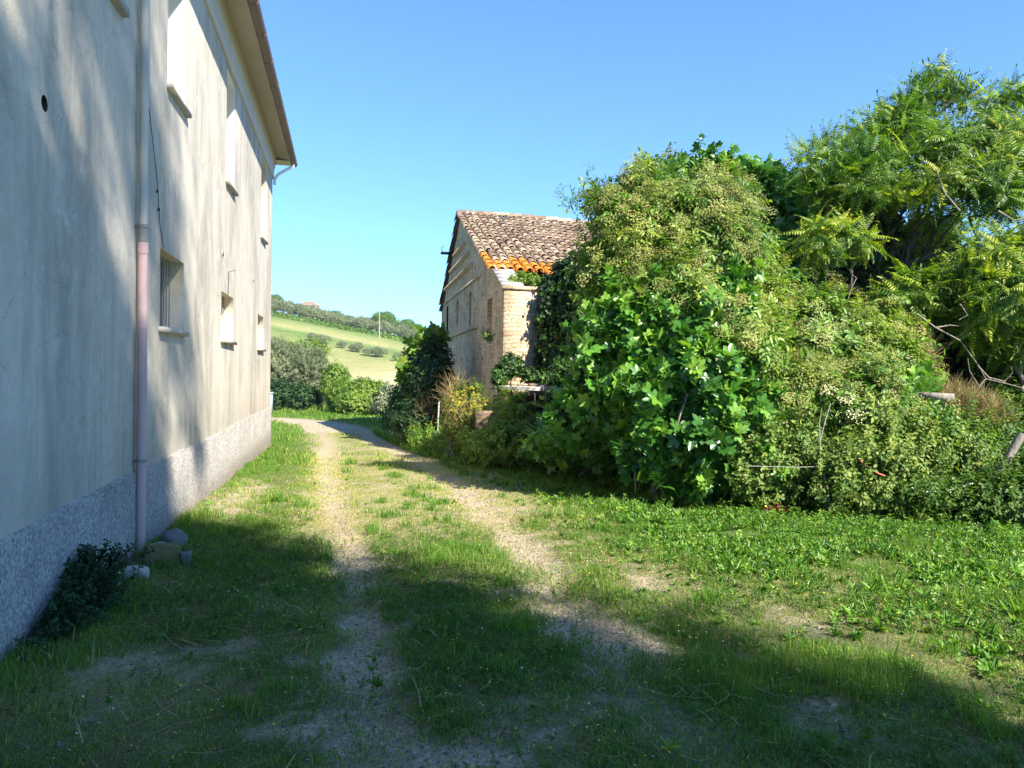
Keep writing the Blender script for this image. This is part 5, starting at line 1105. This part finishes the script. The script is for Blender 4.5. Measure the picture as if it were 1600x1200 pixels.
    m = 130; X = rng.uniform(1.8, 9, m); Y = np.interp(X, [-5, .9, 1.6, 2.4, 3.3, 3.9, 4.6, 5.6, 6.6, 8.6, 14], [60, 24, 17.5, 15.4, 14.4, 11.6, 9.6, 9.2, 8.8, 8.5, 8.2])+rng.normal(0, .5, m)
    disc(mb, X, Y, terrain(X, Y)+rng.uniform(.12, .4, m), rng.uniform(.010, .02, m))
    tag(mb.build('yellow_flowers', M['yellow']), kind='stuff'); tag(mw.build('white_flowers', M['white_petal']), kind='stuff')
weeds()
def litter():
    mb = MB(); x, y, D = candidates(2.7, 9, 320); k = rng.random(len(x)) < np.clip(dryness(x, y)*1.1+.06+.5*sst(.55, .7, fbm(x, y, .7, 99)), 0, 1)*.75; k &= edge(x, y) < 0; x, y = x[k], y[k]; n = len(x)
    a = rng.uniform(0, 2*PI, n); ln = rng.uniform(.04, .22, n)*(1+(x < -.3)*.5); d = np.stack([np.cos(a), np.sin(a), rng.normal(0, .12, n)], 1)*ln[:, None]; s = np.stack([-np.sin(a), np.cos(a), np.zeros(n)], 1)*.0019
    P = np.stack([x, y, terrain(x, y)+rng.uniform(.006, .05, n)], 1); B_ = rng.normal(0, .015, (n, 3))
    V = np.stack([P-s, P+s, P+d*.5+B_+s, P+d*.5+B_-s, P+d+s*.5, P+d-s*.5], 1); F = np.array([(0, 1, 2, 3), (3, 2, 4, 5)])[None]+(np.arange(n)*6)[:, None, None]
    mb.add(V.reshape(-1, 3), F.reshape(-1, 4), np.repeat(rng.random(n), 6))
    tag(mb.build('dry_straw', M['straw']), kind='stuff')
    mb = MB(); x, y, D = candidates(2.7, 12, 260); k = (rng.random(len(x)) < (1-cover(x, y))**1.3)*(edge(x, y) < 0); x, y = x[k], y[k]; n = len(x)
    o = np.array([(1, 0, 0), (-1, 0, 0), (0, 1, 0), (0, -1, 0), (0, 0, .7), (0, 0, -.7)], float); Fs = np.array([(0, 2, 4), (2, 1, 4), (1, 3, 4), (3, 0, 4), (2, 0, 5), (1, 2, 5), (3, 1, 5), (0, 3, 5)])
    r = rng.uniform(.004, .012, n)*np.where(rng.random(n) < .04, 2, 1); V = (o[None]*rng.uniform(.6, 1.3, (n, 6, 1)))*r[:, None, None]; a = rng.uniform(0, PI, n); c, s = np.cos(a)[:, None], np.sin(a)[:, None]
    V = np.stack([V[:, :, 0]*c-V[:, :, 1]*s, V[:, :, 0]*s+V[:, :, 1]*c, V[:, :, 2]], 2)+np.stack([x, y, terrain(x, y)-.05*ruts(x, y)*(y > 2.5)+.002], 1)[:, None, :]
    mb.add(V.reshape(-1, 3), (Fs[None]+(np.arange(n)*6)[:, None, None]).reshape(-1, 3), np.repeat(rng.random(n), 6))
    tag(mb.build('pebbles', M['stone']), kind='stuff')
litter()

# ------------------------------------------------------------------ thin summer haze
def haze():
    m, nt = newmat('haze_air'); v = N(nt, 'ShaderNodeVolumePrincipled'); v.inputs['Color'].default_value = (.82, .90, 1, 1); v.inputs['Density'].default_value = .00018; v.inputs['Anisotropy'].default_value = .0
    o_ = N(nt, 'ShaderNodeOutputMaterial'); L(nt, v.outputs[0], o_.inputs['Volume'])
    mb = MB(); mb.box((0, 190, 13), (330, 250, 55)); tag(mb.build('haze', m), kind='stuff')
haze()

# bare grey twigs showing through the thicket
for i, pts in enumerate(([(1075, 615, 9.6), (1062, 650, 9.5), (1050, 700, 9.5)], [(1120, 560, 9.7), (1108, 600, 9.6), (1085, 635, 9.6), (1078, 690, 9.6)], [(1045, 575, 9.7), (1035, 610, 9.6), (1022, 640, 9.7)], [(990, 700, 9.9), (992, 735, 9.9), (993, 770, 9.9)], [(905, 420, 15.0), (930, 450, 14.6), (945, 470, 14.4)], [(1500, 330, 11.6), (1475, 300, 11.8), (1462, 262, 12.0)], [(1560, 330, 11.2), (1585, 345, 11.0), (1610, 340, 11.0)])):
    m_ = MB(); m_.tube([at(*q) for q in pts], np.linspace(.016, .008, len(pts)), 6); tag(m_.build('bare_twig', M['barkgrey'], None, True), ['pale twig showing in the middle of the fig', 'longest pale branch between fig and elder leaves', 'short slanting twig high in the fig', 'upright pale stem at the foot of the fig', 'thin twig poking from the barn ivy', 'bare twig inside the tall ailanthus crown', 'bare twig at the right edge against the sky'][i], 'twig')

bush('overgrown_weeds', 'lush nettles crowding the foot of the bread oven', 'weeds', [blob(800, 694, 13.6, 30, 18), blob(850, 700, 13.2, 30, 16), blob(770, 705, 14.2, 22, 14), blob(745, 700, 14.8, 16, 14)], 1500, 'twig', 'hedge', 97, .75, gap=.2, v0=.6, stalk=6)
